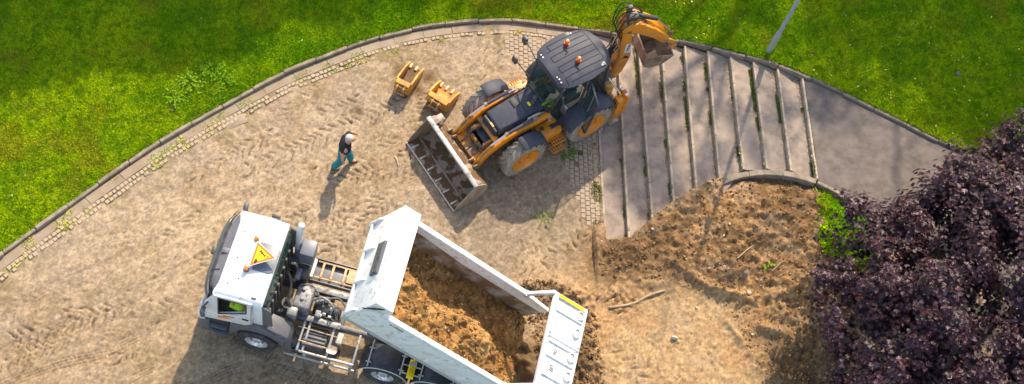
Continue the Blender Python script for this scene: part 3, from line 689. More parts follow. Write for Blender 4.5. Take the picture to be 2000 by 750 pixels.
# ================================================================== TIPPER TRUCK
def build_truck():
    t = thing('dump_truck', 'white dump truck with its body tipped up and tailgate swung open', 'dump truck', (-0.498, 14.156, 0), 2.881)
    # ---- cab shell
    cab = MB()
    cab.prism([(-.15, 1.62), (.1, 1.62), (.1, 2.90), (-.13, 2.90)], 'y', -1.12, 1.12)                       # rear wall block
    side = lambda s: [
        [(.1, 1.62), (.30, 1.45), (.66, 1.40), (1.34, 1.30), (1.36, 1.72), (.95, 1.76), (.25, 2.24), (.1, 2.24)],
        [(.1, 2.24), (.25, 2.24), (.24, 2.80), (.1, 2.90)],
        [(.1, 2.90), (.24, 2.80), (.93, 2.80), (1.04, 2.90)],
        [(1.04, 2.90), (.93, 2.80), (.95, 1.76), (1.36, 1.72), (1.38, 1.85), (1.28, 2.30)]]
    for sgn in (1, -1):
        for pr in side(sgn): cab.prism(pr, 'y', sgn * 1.10, sgn * 1.17)
    cab.prism([(1.30, 1.20), (1.38, 1.20), (1.42, 1.80), (1.34, 1.80)], 'y', -1.10, 1.10)                      # front panel
    cab.build('cab_shell', 'white', t, 0.022)
    rf = MB(); rf.add([(1.02, -1.05, 2.955), (1.02, 1.05, 2.955), (-.10, 1.06, 2.97), (-.10, -1.06, 2.97), (1.10, -1.155, 2.86), (1.10, 1.155, 2.86), (-.16, 1.165, 2.86), (-.16, -1.165, 2.86)],
                [(0, 1, 2, 3), (7, 6, 5, 4), (0, 4, 5, 1), (1, 5, 6, 2), (2, 6, 7, 3), (3, 7, 4, 0)])
    roof = rf.build('roof', 'white', t, 0.03, segs=3)
    for i, (x, y) in enumerate(((.83, -.62), (.78, .1), (.60, .62), (.80, .80))):
        MB().lathe([(.018, 0), (.018, .02), (.0, .024)], (x, y, 2.958), (0, 0, 1), 8).build('roof_bolt', 'black', roof)
    MB().box((.1, 1.02, 2.965), (.12, .05, .012)).build('roof_plug', 'black', roof)
    # sun visor: smoked band wrapping the top of the windscreen
    for nm, x_in, x_out, z_in, z_out, m in (('sun_visor', 1.01, 1.22, 2.965, 2.90, 'greyplastic'), ('visor_band', 1.22, 1.30, 2.902, 2.86, 'plastic'), ('visor_lip', 1.30, 1.40, 2.862, 2.72, 'greyplastic')):
        mb = MB(); n = 24; vs = []
        for k in range(n + 1):
            y = -1.14 + 2.28 * k / n; q = abs(y / 1.14) ** 5
            xi = x_in - .10 * q * (x_in > 1.1); xo = x_out - .16 * q
            zi, zo = z_in - .05 * q, z_out - .10 * q
            vs += [(xi, y, zi), (xo, y, zo), (xo, y, zo - .03), (xi, y, zi - .03)]
        fs = [(k * 4 + j, k * 4 + (j + 1) % 4, (k + 1) * 4 + (j + 1) % 4, (k + 1) * 4 + j) for k in range(n) for j in range(4)] + [(0, 1, 2, 3), (n * 4 + 3, n * 4 + 2, n * 4 + 1, n * 4)]
        mb.add(vs, fs); vo = mb.build(nm, m, t, 0.008, segs=1)
        if nm == 'sun_visor':
            MB().box((1.11, .0, 2.95), (.17, .14, .035)).build('visor_bracket', 'greyplastic', vo, .01)
            MB().box((1.42, -.02, 2.70), (.10, .20, .09)).build('visor_camera', 'plastic', vo, .015)
            MB().bar((1.10, .5, 2.95), (1.30, .55, 2.87), .012, .012).build('visor_stay', 'plastic', vo)
    MB().add([(1.40, -1.08, 1.80), (1.40, 1.08, 1.80), (1.27, 1.08, 2.74), (1.27, -1.08, 2.74)], [(0, 1, 2, 3)]).build('windscreen', glass('tinted_glass'), t)
    for sgn in (1, -1):
        mb = MB(); mb.add([(.95, sgn * 1.125, 1.78), (.25, sgn * 1.125, 2.25), (.24, sgn * 1.115, 2.80), (.93, sgn * 1.115, 2.80)], [(0, 1, 2, 3)])
        w_ = mb.build('side_window', glass('side_glass', alpha=.16), t)
        fr = MB(); P = [(.95, 1.78), (.25, 2.25), (.24, 2.80), (.93, 2.80)]
        for a, b in zip(P, P[1:] + P[:1]): fr.bar((a[0], sgn * 1.172, a[1]), (b[0], sgn * 1.172, b[1]), .02, .035)
        fr.build('window_seal', 'plastic', w_, .005)
    # door seam, handle and stripes on the visible side
    MB().bar((.13, 1.175, 1.60), (.115, 1.175, 2.80), .012, .012).build('door_seam', 'greyplastic', t)
    MB().box((.27, 1.18, 1.86), (.16, .03, .055)).build('door_handle', 'black', t, .01)
    MB().add([(.98, 1.1735, 1.66), (.98, 1.1735, 1.50), (.62, 1.1735, 1.62), (.78, 1.1735, 1.70)], [(0, 1, 2, 3)]).build('door_stripe', mat('stripe_orange', (.85, .28, .02), .4, var=0), t)
    MB().add([(.86, 1.1745, 1.74), (.80, 1.1745, 1.70), (.52, 1.1745, 1.78), (.58, 1.1745, 1.82)], [(0, 1, 2, 3)]).build('door_stripe', 'red', t)
    lt = MB()
    for k in range(7): lt.box((.62 - .045 * k, 1.1735, 1.93 + .018 * k), (.03, .004, .035))
    lt.build('door_lettering', mat('grey_letters', (.45, .44, .43), .5, var=0), t)
    # interior
    MB().b(-.1, 1.3, -1.06, 1.06, 1.25, 1.45).build('cab_floor', 'plastic', t)
    for y in (.55, -.55):
        s_ = MB(); s_.box((.25, y, 1.70), (.5, .5, .18)); s_.box((.05, y, 2.15), (.16, .5, .8)); s_.build('seat', mat('seat_fabric', (.05, .05, .055), .9, var=.3, scale=20), t, .04)
    MB().lathe([(.20, -.015), (.225, 0), (.20, .015), (.185, 0), (.20, -.015)], (.78, .58, 2.05), (-.5, 0, .86), 24).build('steering_wheel', 'black', t)
    MB().prism([(1.0, 1.45), (1.3, 1.45), (1.3, 1.85), (1.05, 1.95)], 'y', -1.0, 1.0).build('dashboard', 'plastic', t, .03)
    # wheel arches, steps, bumper
    for sgn in (1, -1):
        arch = []
        for k in range(15):
            a = pi * (0.02 + .96 * k / 14); arch.append((.66 * cos(a), .56 + .66 * sin(a)))
        outer = [(-.66, 1.05), (-.66, 1.30), (-.18, 1.61), (.10, 1.61), (.30, 1.44), (.66, 1.39), (.70, .85)]
        MB().prism(arch[::1] + [(-.70, .56), (-.72, 1.15)] + outer[2:], 'y', sgn * .78, sgn * 1.19).build('wheel_arch', 'greyplastic', t, .02)
        MB().prism([(-.66, .75), (-.60, 1.3), (-.20, 1.60), (-.32, 1.60), (-.80, 1.35), (-.92, .60), (-.75, .45)], 'y', sgn * .72, sgn * 1.17).build('rear_mudflap', 'greyplastic', t, .03)
        st = MB(); st.prism([(.70, .50), (1.30, .45), (1.36, 1.29), (.70, 1.38)], 'y', sgn * .85, sgn * 1.12)
        so_ = st.build('step_well', 'plastic', t, .02)
        for z in (.55, .92): MB().b(.76, 1.16, sgn * 1.12, sgn * 1.24, z, z + .04).build('step', 'greyplastic', so_, .008)
    bp = MB(); bp.prism([(1.20, .42), (1.46, .45), (1.52, .95), (1.44, 1.19), (1.20, 1.19)], 'y', -1.19, 1.19); bo = bp.build('bumper', 'greyplastic', t, .05)
    for sgn in (1, -1):
        MB().prism([(1.30, 1.20), (1.46, 1.20), (1.45, 1.60), (1.40, 2.15), (1.33, 2.15), (1.34, 1.6)], 'y', sgn * 1.02, sgn * 1.20).build('corner_panel', 'white', t, .03)
        MB().b(1.42, 1.54, sgn * .72, sgn * 1.08, .98, 1.17).build('headlight', glass('lamp_glass', (.7, .7, .7), 1.0), t, .03)
    # mirrors
    for sgn, x, yy, z in ((1, 1.26, 1.36, 2.15), (-1, 1.06, -1.42, 2.52)):
        mb = MB(); mb.tube([(x - .1, sgn * 1.12, z + .25), (x, yy - sgn * .05, z + .22), (x, yy, z)], .022); mr = mb.build('mirror', 'plastic', t)
        MB().box((x, yy, z), (.13, .20, .34)).build('mirror_housing', 'greyplastic', mr, .05, segs=3)
        MB().box((x - .068, yy, z), (.006, .15, .28)).build('mirror_glass', mat('mirror_glass', (.6, .63, .66), .05, 1.0, var=0), mr)
    MB().box((.25, -1.30, 2.78), (.22, .10, .05)).build('side_deflector', 'plastic', t, .02)
    # ---- rear cab gear
    cw = MB(); cw.b(-.24, -.16, -1.0, 1.0, 1.4, 2.5)
    for k in range(9): cw.b(-.30, -.24, -.95 + k * .23, -.87 + k * .23, 1.45, 2.35)
    cw.build('cab_rear_panel', 'machinery', t, .01)
    MB().prism([(-.16, 2.55), (-.16, 2.86), (-.20, 2.86), (-.26, 2.55)], 'y', -1.0, 1.05).build('rear_window', glass('rear_glass', (.02, .05, .04), .8), t)
    for sgn in (1, -1): MB().prism([(-.17, 1.70), (-.17, 2.80), (-.36, 2.66), (-.40, 1.75)], 'y', sgn * 1.08, sgn * 1.14).build('side_fairing', 'greyplastic', t, .02)
    ex = MB(); ex.tube([(-.42, -1.02, 1.6), (-.42, -1.02, 2.45), (-.42, -1.06, 2.8), (-.44, -1.16, 3.0)], [.085, .085, .085, .08], 16); exo = ex.build('exhaust_stack', 'white', t)
    MB().lathe([(.1, 0), (.1, .5)], (-.42, -1.02, 1.5), (0, 0, 1), 16).build('exhaust_guard', 'galv', exo)
    MB().box((-.70, -.92, 2.05), (.36, .44, .55)).build('air_intake_box', mat('slate_box', (.15, .16, .19), .45, var=.1), t, .025)
    MB().box((-.68, -.55, 1.45), (.30, .36, .6)).build('air_filter', 'machinery', t, .05)
    MB().box((-.60, -.40, 1.75), (.13, .30, .14)).build('intake_duct', mat('slate_box', (.15, .16, .19)), t, .03)
    # ---- chassis
    ch = MB()
    for sgn in (1, -1): ch.b(-6.0, .9, sgn * .36, sgn * .45, .84, 1.10)
    for x in (-1.95, -2.6, -3.29, -3.95, -4.64, -5.6): ch.b(x - .06, x + .06, -.36, .36, .88, 1.06)
    cho = ch.build('chassis', mat('chassis_paint', (.12, .12, .125), .5, .2, var=.3, scale=6, dirt=(.2, .17, .14), dirt_amt=.3), t, .012)
    for sgn in (1, -1): MB().b(-1.95, -.75, sgn * .34, sgn * .49, 1.102, 1.125).build('rail_flange', 'castgrey', cho, .004)
    random.seed(3)
    eng = MB(); eng.box((-.88, .06, 1.28), (.44, .62, .55)); eo = eng.build('gearbox_cover', 'castgrey', t, .05, segs=3)
    for x, y in ((-.84, -.12), (-.86, .14)): MB().lathe([(.05, 0), (.05, .03), (.03, .035), (.03, .06), (0, .06)], (x, y, 1.555), (0, 0, 1), 12).build('filler_cap', 'castgrey', eo)
    gb = MB(); gb.lathe([(.20, 0), (.26, .1), (.22, .35), (.14, .7)], (-1.15, 0, .9), (-1, 0, 0), 18); gb.build('gearbox', 'machinery', t)
    for k in range(16):
        x = random.uniform(-1.75, -1.12); y = random.uniform(-.33, .33); s_ = random.uniform(.05, .15)
        MB().box((x, y, random.uniform(.95, 1.2)), (s_, s_ * random.uniform(.6, 1.6), s_)).build('valve_block', random.choice(['castgrey', 'machinery', 'galv']), t, .012)
    for k, (pts, r, m) in enumerate((([(-.7, -.2, 1.6), (-1.0, -.3, 1.5), (-1.3, -.1, 1.35), (-1.7, -.25, 1.25), (-1.95, -.1, 1.15)], .022, 'greyplastic'),
                                     ([(-1.05, .05, 1.3), (-1.35, -.08, 1.45), (-1.7, .1, 1.35), (-1.8, .25, 1.1)], .035, 'castgrey'),
                                     ([(-1.65, -.05, 1.1), (-1.72, .05, 1.5), (-1.68, .12, 1.55), (-1.62, .18, 1.2)], .02, 'galv'),
                                     ([(-.5, .3, 1.7), (-.7, .45, 1.5), (-.9, .5, 1.2)], .05, 'plastic'), ([(-.35, -.3, 2.0), (-.5, -.1, 1.8), (-.55, .3, 1.6), (-.45, .6, 1.5)], .04, 'plastic'),
                                     ([(-.4, -.5, 2.1), (-.5, -.6, 1.8), (-.6, -.4, 1.5)], .03, 'galv'), ([(-.9, .33, 1.0), (-1.4, .25, 1.05), (-1.9, .3, 1.0)], .018, 'plastic'))):
        MB().tube([tuple(p) for p in spline([Vector(q) for q in pts], .08)], r, 8).build('hose', m, t)
    MB().box((-.72, .52, 1.42), (.26, .24, .36)).build('reservoir', 'castgrey', t, .04)
    MB().lathe([(.15, 0), (.17, .05), (.17, .30), (.15, .35)], (-.55, .35, 1.25), (0, 0, 1), 16).build('air_dryer', 'machinery', t)
    # right-hand tool tray with timber
    tr = MB(); tr.b(-2.05, -.85, -1.22, -.60, .98, 1.02)
    for y in (-1.22, -.60): tr.b(-2.05, -.85, y - .015, y + .015, .98, 1.16)
    tr.b(-.87, -.85, -1.2, -.62, .98, 1.16); tr.b(-2.06, -2.04, -1.2, -.62, .98, 1.16)
    tro = tr.build('tool_tray', mat('tray_steel', (.16, .16, .17), .5, .3, var=.25), t, .006)
    MB().box((-.80, -.92, 1.12), (.20, .52, .12)).build('battery_box', mat('cream_box', (.62, .59, .53), .6, var=.2), t, .02)
    # ---- left side: tanks, rack, under-run guard
    tk = MB(); tk.b(-1.72, -1.10, .52, 1.08, .55, .92)
    tko = tk.build('storage_box', 'machinery', t, .04)
    for k in range(5): MB().box((-1.41, .60 + k * .105, .935), (.56, .05, .03)).build('lid_rib', 'greyplastic', tko, .01)
    for (x, z, y) in ((-1.05, .52, 1.0), (-1.95, .50, .95)): MB().lathe([(.0, -.16), (.14, -.14), (.15, 0), (.14, .14), (0, .16)], (x, y, z), (0, 1, 0), 16).build('air_tank', 'machinery', t)
    MB().lathe([(.0, -.16), (.16, -.12), (.17, 0), (.16, .12), (0, .16)], (-.88, .95, .75), (1, 0, 0), 16).build('air_tank', 'plastic', t)
    MB().box((-.60, .92, 1.12), (.36, .50, .50)).build('front_tank', 'greyplastic', t, .08, segs=3)
    MB().box((-2.02, .66, .95), (.14, .32, .12)).build('junction_box', mat('pale_box', (.45, .42, .37), .6, var=.2), t, .015)
    g = MB(); g.b(-2.56, -.72, 1.215, 1.25, .42, .52); g.build('lower_guard_rail', 'galv', t, .008)
    g = MB(); g.b(-2.52, -1.10, 1.19, 1.235, .78, .86); g.build('upper_guard_rail', 'galv', t, .008)
    for x in (-1.2, -1.06, -1.82, -2.50): MB().bar((x, .46, 1.05), (x + .01, 1.21, .83), .055, .045).build('guard_bracket', 'galv', t, .006)
    for x in (-1.25, -2.45): MB().b(x - .04, x + .04, 1.18, 1.21, .44, .84).build('guard_upright', 'galv', t, .006)
    # ---- wheels
    def wheel(x, sgn, dual, nm):
        y0 = sgn * 1.22
        w_ = MB(); h = .30; ax = (0, -sgn, 0)
        w_.lathe([(.30, 0.03), (.36, .0), (.46, .0), (.515, .05), (.525, .10), (.525, h - .05), (.50, h), (.32, h)], (x, y0, .525), ax, 36, False)
        wh = w_.build(nm, 'rubber', t)
        MB().lathe([(.0, .06), (.10, .06), (.12, .10), (.20, .12), (.27, .05), (.30, .035), (.31, .06), (.31, .2)], (x, y0, .525), ax, 32).build('rim', 'alloy', wh)
        for k in range(10):
            a = 2 * pi * k / 10; MB().lathe([(.016, 0), (.016, .03), (0, .03)], (x + .165 * cos(a), y0 - sgn * .105, .525 + .165 * sin(a)), (0, sgn, 0), 6).build('wheel_nut', 'machinery', wh)
        if dual:
            MB().lathe([(.32, .34), (.5, .34), (.525, .40), (.525, .58), (.5, .63), (.32, .63)], (x, y0, .525), ax, 30, False).build('inner_tyre', 'rubber', wh)
    for sgn in (1, -1):
        wheel(0, sgn, False, 'front_wheel'); wheel(-3.29, sgn, True, 'rear_wheel'); wheel(-4.64, sgn, True, 'rear_wheel')
    for x in (0, -3.29, -4.64): MB().lathe([(.07, -1.0), (.07, -.2), (.17, -.12), (.17, .12), (.07, .2), (.07, 1.0)], (x, 0, .525), (0, 1, 0), 14).build('axle', 'machinery', t)
    # rear mudguards
    for sgn in (1, -1):
        for x in (-3.29, -4.64):
            mb = MB(); n = 18; vs = []
            for k in range(n + 1):
                a = rad(8 + 164 * k / n); c_, s_ = cos(a), sin(a)
                for r_, y in ((.66, .58), (.66, 1.25), (.635, 1.25), (.63, .58)): vs.append((x + r_ * c_, sgn * y, .525 + r_ * s_ * 1.0))
            fs = [(k * 4 + j, k * 4 + (j + 1) % 4, (k + 1) * 4 + (j + 1) % 4, (k + 1) * 4 + j) for k in range(n) for j in range(4)] + [(0, 1, 2, 3), (n * 4 + 3, n * 4 + 2, n * 4 + 1, n * 4)]
            mb.add(vs, fs); mg = mb.build('mudguard', 'plastic', t, .006)
            e = MB(); e.tube([(x + .665 * cos(rad(8 + 164 * k / 18)), sgn * 1.255, .525 + .66 * sin(rad(8 + 164 * k / 18))) for k in range(19)], .012, 6); e.build('mudguard_trim', mat('pale_trim', (.55, .53, .48), .6, var=.1), mg)
            for xx in (x + .42, x - .42):
                zz = .525 + math.sqrt(.66 ** 2 - .42 ** 2) + .05
                MB().tube([(xx, sgn * .50, zz + .02), (xx, sgn * 1.22, zz)], .02, 8).build('mudguard_stay', 'galv', mg)
                for y in (.72, 1.1): MB().tube([(xx - .07, sgn * y, zz), (xx + .07, sgn * y, zz)], .018, 6).build('stay_clamp', 'galv', mg)
    # ---- tipping ram
    MB().tube([(-2.6, 0, .9), (-3.2, 0, 2.6)], [.12, .10], 14).build('tipping_ram', 'castgrey', t)
    # ---- dump body (u forward, y left, w up in the tipped frame)
    AL = rad(36.3); X0, Z0 = -1.98, 4.15; c_, s_ = cos(AL), sin(AL); BW = 1.275
    def bt(p):
        u, y, w = p; return (X0 + u * c_ - w * s_, y, Z0 + u * s_ + w * c_)
    LB, WH, HH, HD = 5.42, 1.05, 1.42, .47; LR = 4.52
    HSL = .22
    def hbt(p): return bt((p[0] - HSL * (1 - p[2] / HH), p[1], p[2]))
    hb = MB(hbt); hb.b(-.06, 0, -BW, BW, 0.0, HH); body = hb.build('headboard', 'bodywhite', t, .012)
    for y in (-1.2, -.42, .42, 1.2): MB(hbt).prism([(0, .0), (.07, .05), (.07, .40), (0, .55)], 'y', y - .03, y + .03).build('headboard_rib', 'bodywhite', body, .008)
    for w in (.02,): MB(hbt).b(0, .06, -1.24, 1.24, w, w + .10).build('headboard_rib', 'bodywhite', body, .01)
    gr = MB(hbt)
    for k in range(20): gr.b(.062, .075, -.40 + k * .0415, -.392 + k * .0415, .78, 1.05)
    for k in range(8): gr.b(.062, .076, -.40, .40, .78 + k * .038, .788 + k * .038)
    gb_ = MB(hbt).b(.0, .058, -.42, .42, .76, 1.07).build('vent_panel', mat('vent_dark', (.10, .11, .14), .6, var=.1), body)
    gr.build('vent_mesh', 'castgrey', gb_)
    # hood over the front of the load
    MB(bt).b(-HD, .0, -BW, BW, HH, HH + .03).build('front_hood', 'bodywhite', body, .008)
    MB(bt).b(-HD - .02, -HD + .02, -BW, BW, HH - .03, HH + .045).build('hood_lip', 'bodywhite', body, .008)
    for sgn in (1, -1):
        MB(bt).prism([(-HD, WH + .02), (-.06, WH + .02), (-.06, HH - .002), (-HD, HH - .002)], 'y', sgn * (BW - .05), sgn * (BW - .005)).build('hood_end', 'bodywhite', body, .006)
        MB(bt).b(-HD - .05, -HD + .05, sgn * (BW - .12), sgn * (BW + .03), HH - .10, HH - .0).build('hood_lug', 'bodywhite', body, .012)
    cb = MB(bt); cb.tube([(-.30, BW + .01, HH - .04), (-.20, BW + .03, HH - .15), (-.10, BW + .02, HH - .4), (-.02, BW + .01, .9)], .012, 6); cb.build('cable', 'black', body)
    cb = MB(bt); cb.tube([(-.26, BW + .01, HH - .08), (-.14, BW + .03, HH - .17), (-.05, BW + .02, HH - .5)], .010, 6); cb.build('cable', 'black', body)
    # floor, sides
    MB(bt).b(-LB, -.30, -BW + .05, BW - .05, -.10, 0).build('body_floor', 'inner', t, .01)
    for sgn in (1, -1):
        s0 = MB(bt); s0.prism([(-.30, .0), (-LB, .0), (-LB, WH - .12), (-LR, WH), (-.06, WH)], 'y', sgn * (BW - .045), sgn * BW); so_ = s0.build('body_side', 'bodywhite', t, .008)
        MB(bt).prism([(-.32, .02), (-LB + .02, .02), (-LB + .02, WH - .36), (-2.6, WH - .42), (-1.2, WH - .30), (-.10, WH - .34)], 'y', sgn * (BW - .053), sgn * (BW - .047)).build('inner_lining', 'inner', so_)
        MB(bt).b(-LR, -HD - .02, sgn * (BW - .085), sgn * (BW + .045), WH - .06, WH + .07).build('top_rail', 'bodywhite', so_, .02)
        MB(bt).bar((-LR, sgn * (BW - .02), WH + .0), (-LB, sgn * (BW - .02), WH - .12), .10, .10, (0, 1, 0)).build('rear_slope_rail', 'bodywhite', so_, .015)
        MB(bt).b(-LB, -.20, sgn * (BW - .16), sgn * (BW + .004), -.14, .02).build('bottom_rail', mat('shaded_rail', (.40, .40, .40), .5, .1, var=.2), so_, .015)
        for k in range(4):      # pressed panels: shallow trapezoid ribs
            u = -.55 - k * 1.05
            MB(bt).prism([(u, .10), (u - .22, .10), (u - .50, WH - .12), (u - .28, WH - .12)], 'y', sgn * (BW - .002), sgn * (BW + .018)).build('side_rib', 'bodywhite', so_, .006)
    lg = MB(bt)
    lg.box((-.92, BW + .0205, WH - .16), (.05, .003, .05)); lgo = lg.build('maker_mark', mat('mark_blue', (.03, .02, .2), .5, var=0), t)
    for k, (dc, wv) in enumerate(((.07, .05), (.03, .04), (.03, .05), (.045, .03), (.06, .05), (.07, .05))): MB(bt).box((-1.0 - k * .058, BW + .0205, WH - .165), (.035, .003, wv)).build('maker_letter', mat('mark_olive', (.12, .11, .07), .5, var=0) if k else mat('mark_green', (.2, .26, .08), .5, var=0), lgo)
    # hinge arms and tailgate (swung up, parallel to the floor)
    E0 = Vector((-6.90, 0, 2.86)); E1 = Vector((-7.80, 0, 2.28)); gd = (E1 - E0).normalized(); gn = Vector((-gd.z, 0, gd.x)); gn = gn if gn.z > 0 else -gn
    for sgn in (1, -1):
        p = Vector(bt((-LR + .02, sgn * (BW - .02), WH + .02)))
        MB().bar(p, (E0.x, sgn * (BW - .02), E0.z + .04), .09, .11).build('gate_arm', 'bodywhite', t, .015)
        MB().tube([(p.x, p.y - .08, p.z), (p.x, p.y + .08, p.z)], .06, 12).build('gate_pivot', 'galv', t)
    def gt(p):   # tailgate frame: a along gate away from hinge, y left, n out
        a, y, n = p; q = E0 + gd * a + gn * n; return (q.x, y, q.z)
    GL = (E1 - E0).length
    gp = MB(gt); gp.b(0, GL, -BW, BW, -.05, 0); go = gp.build('tailgate', 'bodywhite', t, .012)
    MB(gt).b(-.02, .10, -BW, BW, -.06, .05).build('gate_edge', 'bodywhite', go, .012)
    MB(gt).b(GL - .06, GL + .02, -BW, BW, -.06, .05).build('gate_edge', 'bodywhite', go, .012)
    for y in (-BW + .04, BW - .04): MB(gt).b(0.1, GL - .06, y - .04, y + .04, 0, .05).build('gate_edge', 'bodywhite', go, .01)
    for y in (-.86, .0 - .02, .35, .86): MB(gt).b(.10, GL - .06, y - .022, y + .022, .0, .045).build('gate_rib', 'bodywhite', go, .008)
    for y in (-.22, -.12): MB(gt).tube([(.02, y, .07), (GL - .02, y, .07)], .025, 8).build('gate_lock_bar', 'bodywhite', go)
    MB(gt).b(.10, GL - .10, -BW + .015, -BW + .095, .051, .056).build('reflective_strip', 'signyellow', go)
    for k, y in enumerate((-1.02, -.55, .12, .62, 1.0)):
        rg = MB(gt); n = 8; R1, R2 = .135, .105; vs = []
        for j in range(n):
            a = 2 * pi * (j + .5) / n
            for r_, h in ((R1, 0), (R1, .07), (R2, .08), (R2, .02)): vs.append((GL - .18 + r_ * .85 * cos(a), y + r_ * sin(a), h))
        fs = [(j * 4 + q, j * 4 + (q + 1) % 4, ((j + 1) % n) * 4 + (q + 1) % 4, ((j + 1) % n) * 4 + q) for j in range(n) for q in range(4)]
        rg.add(vs, fs); ro = rg.build('lamp_guard', 'bodywhite', go, .006)
        MB(gt).lathe([(.09, .01), (.085, .04), (0, .045)], (GL - .18, y, 0), (0, 0, 1), 16).build('rear_lamp', mat('pale_lens', (.72, .70, .66), .4, var=.1), ro)
        MB(gt).b(GL - .03, GL + .045, y - .07, y + .07, -.05, .02).build('gate_latch', 'galv', go, .012)
    for y, tx in ((.18 + .02, '90'), (.62, '80')):
        cu = bpy.data.curves.new('speed_number', 'FONT'); cu.body = tx; cu.size = .17; cu.extrude = .002; cu.align_x = 'CENTER'; cu.align_y = 'CENTER'
        to = bpy.data.objects.new('speed_number', cu); me = bpy.data.meshes.new_from_object(to); bpy.data.objects.remove(to)
        for v in me.vertices:   # reading direction: towards the truck's right side (-y), letters up towards the hinge
            v.co = Vector(gt((.40 - v.co.y, y - v.co.x, .0035 + v.co.z)))
        me.materials.append(MT('black')); lnk(bpy.data.objects.new('speed_number', me), go)
    return t, bt, (AL, LB, WH, BW)
truck, BT, BDIM = build_truck()
TM = truck.matrix_basis.copy() if False else (Matrix.Translation((-0.498, 14.156, 0)) @ Matrix.Rotation(2.881, 4, 'Z'))

# load of soil lying in the tipped body
AL, LB, WH, BW = BDIM
us = np.arange(-LB - .15, -.27, .028); ys = np.arange(-BW + .05, BW - .05, .028); U, YY = np.meshgrid(us, ys, indexing='ij')
yn = (YY + BW) / (2 * BW)
edge_y = 0.30 + 0.10 * np.sin(U * 2.1) + 0.16 * (fbm(U, YY, 1.1, 3, 5) - .5) + .25 * sst(-2.2, -4.2, U) 
H = 0.10 + 0.10 * fbm(U, YY, 1.2, 3, 6) + (0.72 + 0.14 * (fbm(U, YY, .9, 3, 7) - .5)) * sst(edge_y - .10, edge_y + .30, yn)
H *= 1 - .78 * sst(-4.1, -4.6, U + .5 * (yn - .7) + .25 * (fbm(U, YY, 1.2, 2, 9) - .5))
H += .30 * np.exp(-(((U + 4.75) / .45) ** 2 + ((YY + .75) / .5) ** 2)) + .25 * np.exp(-(((U + 3.5) / .5) ** 2 + ((YY - .55) / .5) ** 2))
rr = fbm(U, YY, 3.2, 4, 10); H += 0.15 * (rr - .45) * sst(.1, .5, H) + 0.14 * (fbm(U, YY, 7, 4, 11, .6) - .5) * sst(.05, .5, H) + .03 * (fbm(U, YY, 22, 2, 13) - .5)
r_ = np.random.default_rng(5)
for k in range(900):
    u0, y0, r0 = r_.uniform(us[0], us[-1]), r_.uniform(ys[0], ys[-1]), .02 + .09 * r_.random() ** 3; i = int((u0 - us[0]) / .028); j = int((y0 - ys[0]) / .028); m = int(r0 / .028) + 2
    s_ = (slice(max(i - m, 0), i + m + 1), slice(max(j - m, 0), j + m + 1)); q = 1 - ((U[s_] - u0) ** 2 + (YY[s_] - y0) ** 2) / r0 ** 2; H[s_] += np.sqrt(np.clip(q, 0, 1)) * r0 * .6
H = np.maximum(H, .012)
ca, sa = cos(AL), sin(AL); lx = -1.98 + U * ca - H * sa; lz_ = 4.15 + U * sa + H * ca
cz, sz = cos(2.881), sin(2.881); wx = -.498 + cz * lx - sz * YY; wy = 14.156 + sz * lx + cz * YY
used, F = grid_faces(np.ones(U.shape, bool), len(us), len(ys))
q1 = fbm(U, YY, 2.2, 4, 31); q2 = fbm(U, YY, 10, 3, 32)
cc = lerp(np.broadcast_to(np.array([.31, .165, .058]), U.shape + (3,)), np.array([.44, .25, .10]), sst(.42, .66, q1 * .6 + q2 * .4)); cc = lerp(cc, np.array([.20, .105, .04]), sst(.52, .7, fbm(U, YY, 4.5, 3, 33)) * .7)
cc = cc * np.array([.84, .78, .66]) * (0.75 + .5 * q2)[..., None] * (.85 + .3 * rng.random(U.shape))[..., None]
load = lnk(bpy.data.objects.new('soil_load', mesh_np('soil_load', np.stack([wx.ravel(), wy.ravel(), lz_.ravel()], 1), F, soil_mat, cc.reshape(-1, 3))))
tag(load, 'heap of orange brown soil lying inside the tipped dump body', 'soil', kind='stuff')

r_ = np.random.default_rng(8); nk = 2600; ii = r_.integers(0, len(us), nk); jj = r_.integers(0, len(ys), nk); rr_ = .01 + .045 * r_.random(nk) ** 3
dirs = np.array([(1, 0, 0), (-1, 0, 0), (0, 1, 0), (0, -1, 0), (0, 0, 1), (0, 0, -1)], float)
Vk = dirs[None] * rr_[:, None, None] * r_.uniform(.5, 1.3, (nk, 6, 1)) + r_.normal(0, .25, (nk, 6, 3)) * rr_[:, None, None]
Vk += np.stack([wx[ii, jj], wy[ii, jj], lz_[ii, jj] + rr_ * .3], 1)[:, None, :]
Fk = (np.arange(nk) * 6)[:, None, None] + np.array([(0, 2, 4), (2, 1, 4), (1, 3, 4), (3, 0, 4), (2, 0, 5), (1, 2, 5), (3, 1, 5), (0, 3, 5)])[None]
ck = np.array([(.23, .12, .045), (.31, .18, .075), (.38, .26, .14)])[r_.integers(0, 3, nk)] * r_.uniform(.7, 1.25, (nk, 1))
ckm = mat('clod', (.3, .2, .1), .95, var=.2, scale=20, attr='Col', spec=.1)
tag(lnk(bpy.data.objects.new('loose_clods', mesh_np('loose_clods', Vk.reshape(-1, 3), Fk.reshape(-1, 3), ckm, np.repeat(ck, 6, 0))), load), kind='stuff')
def tloc(l): return TM @ Vector(l)
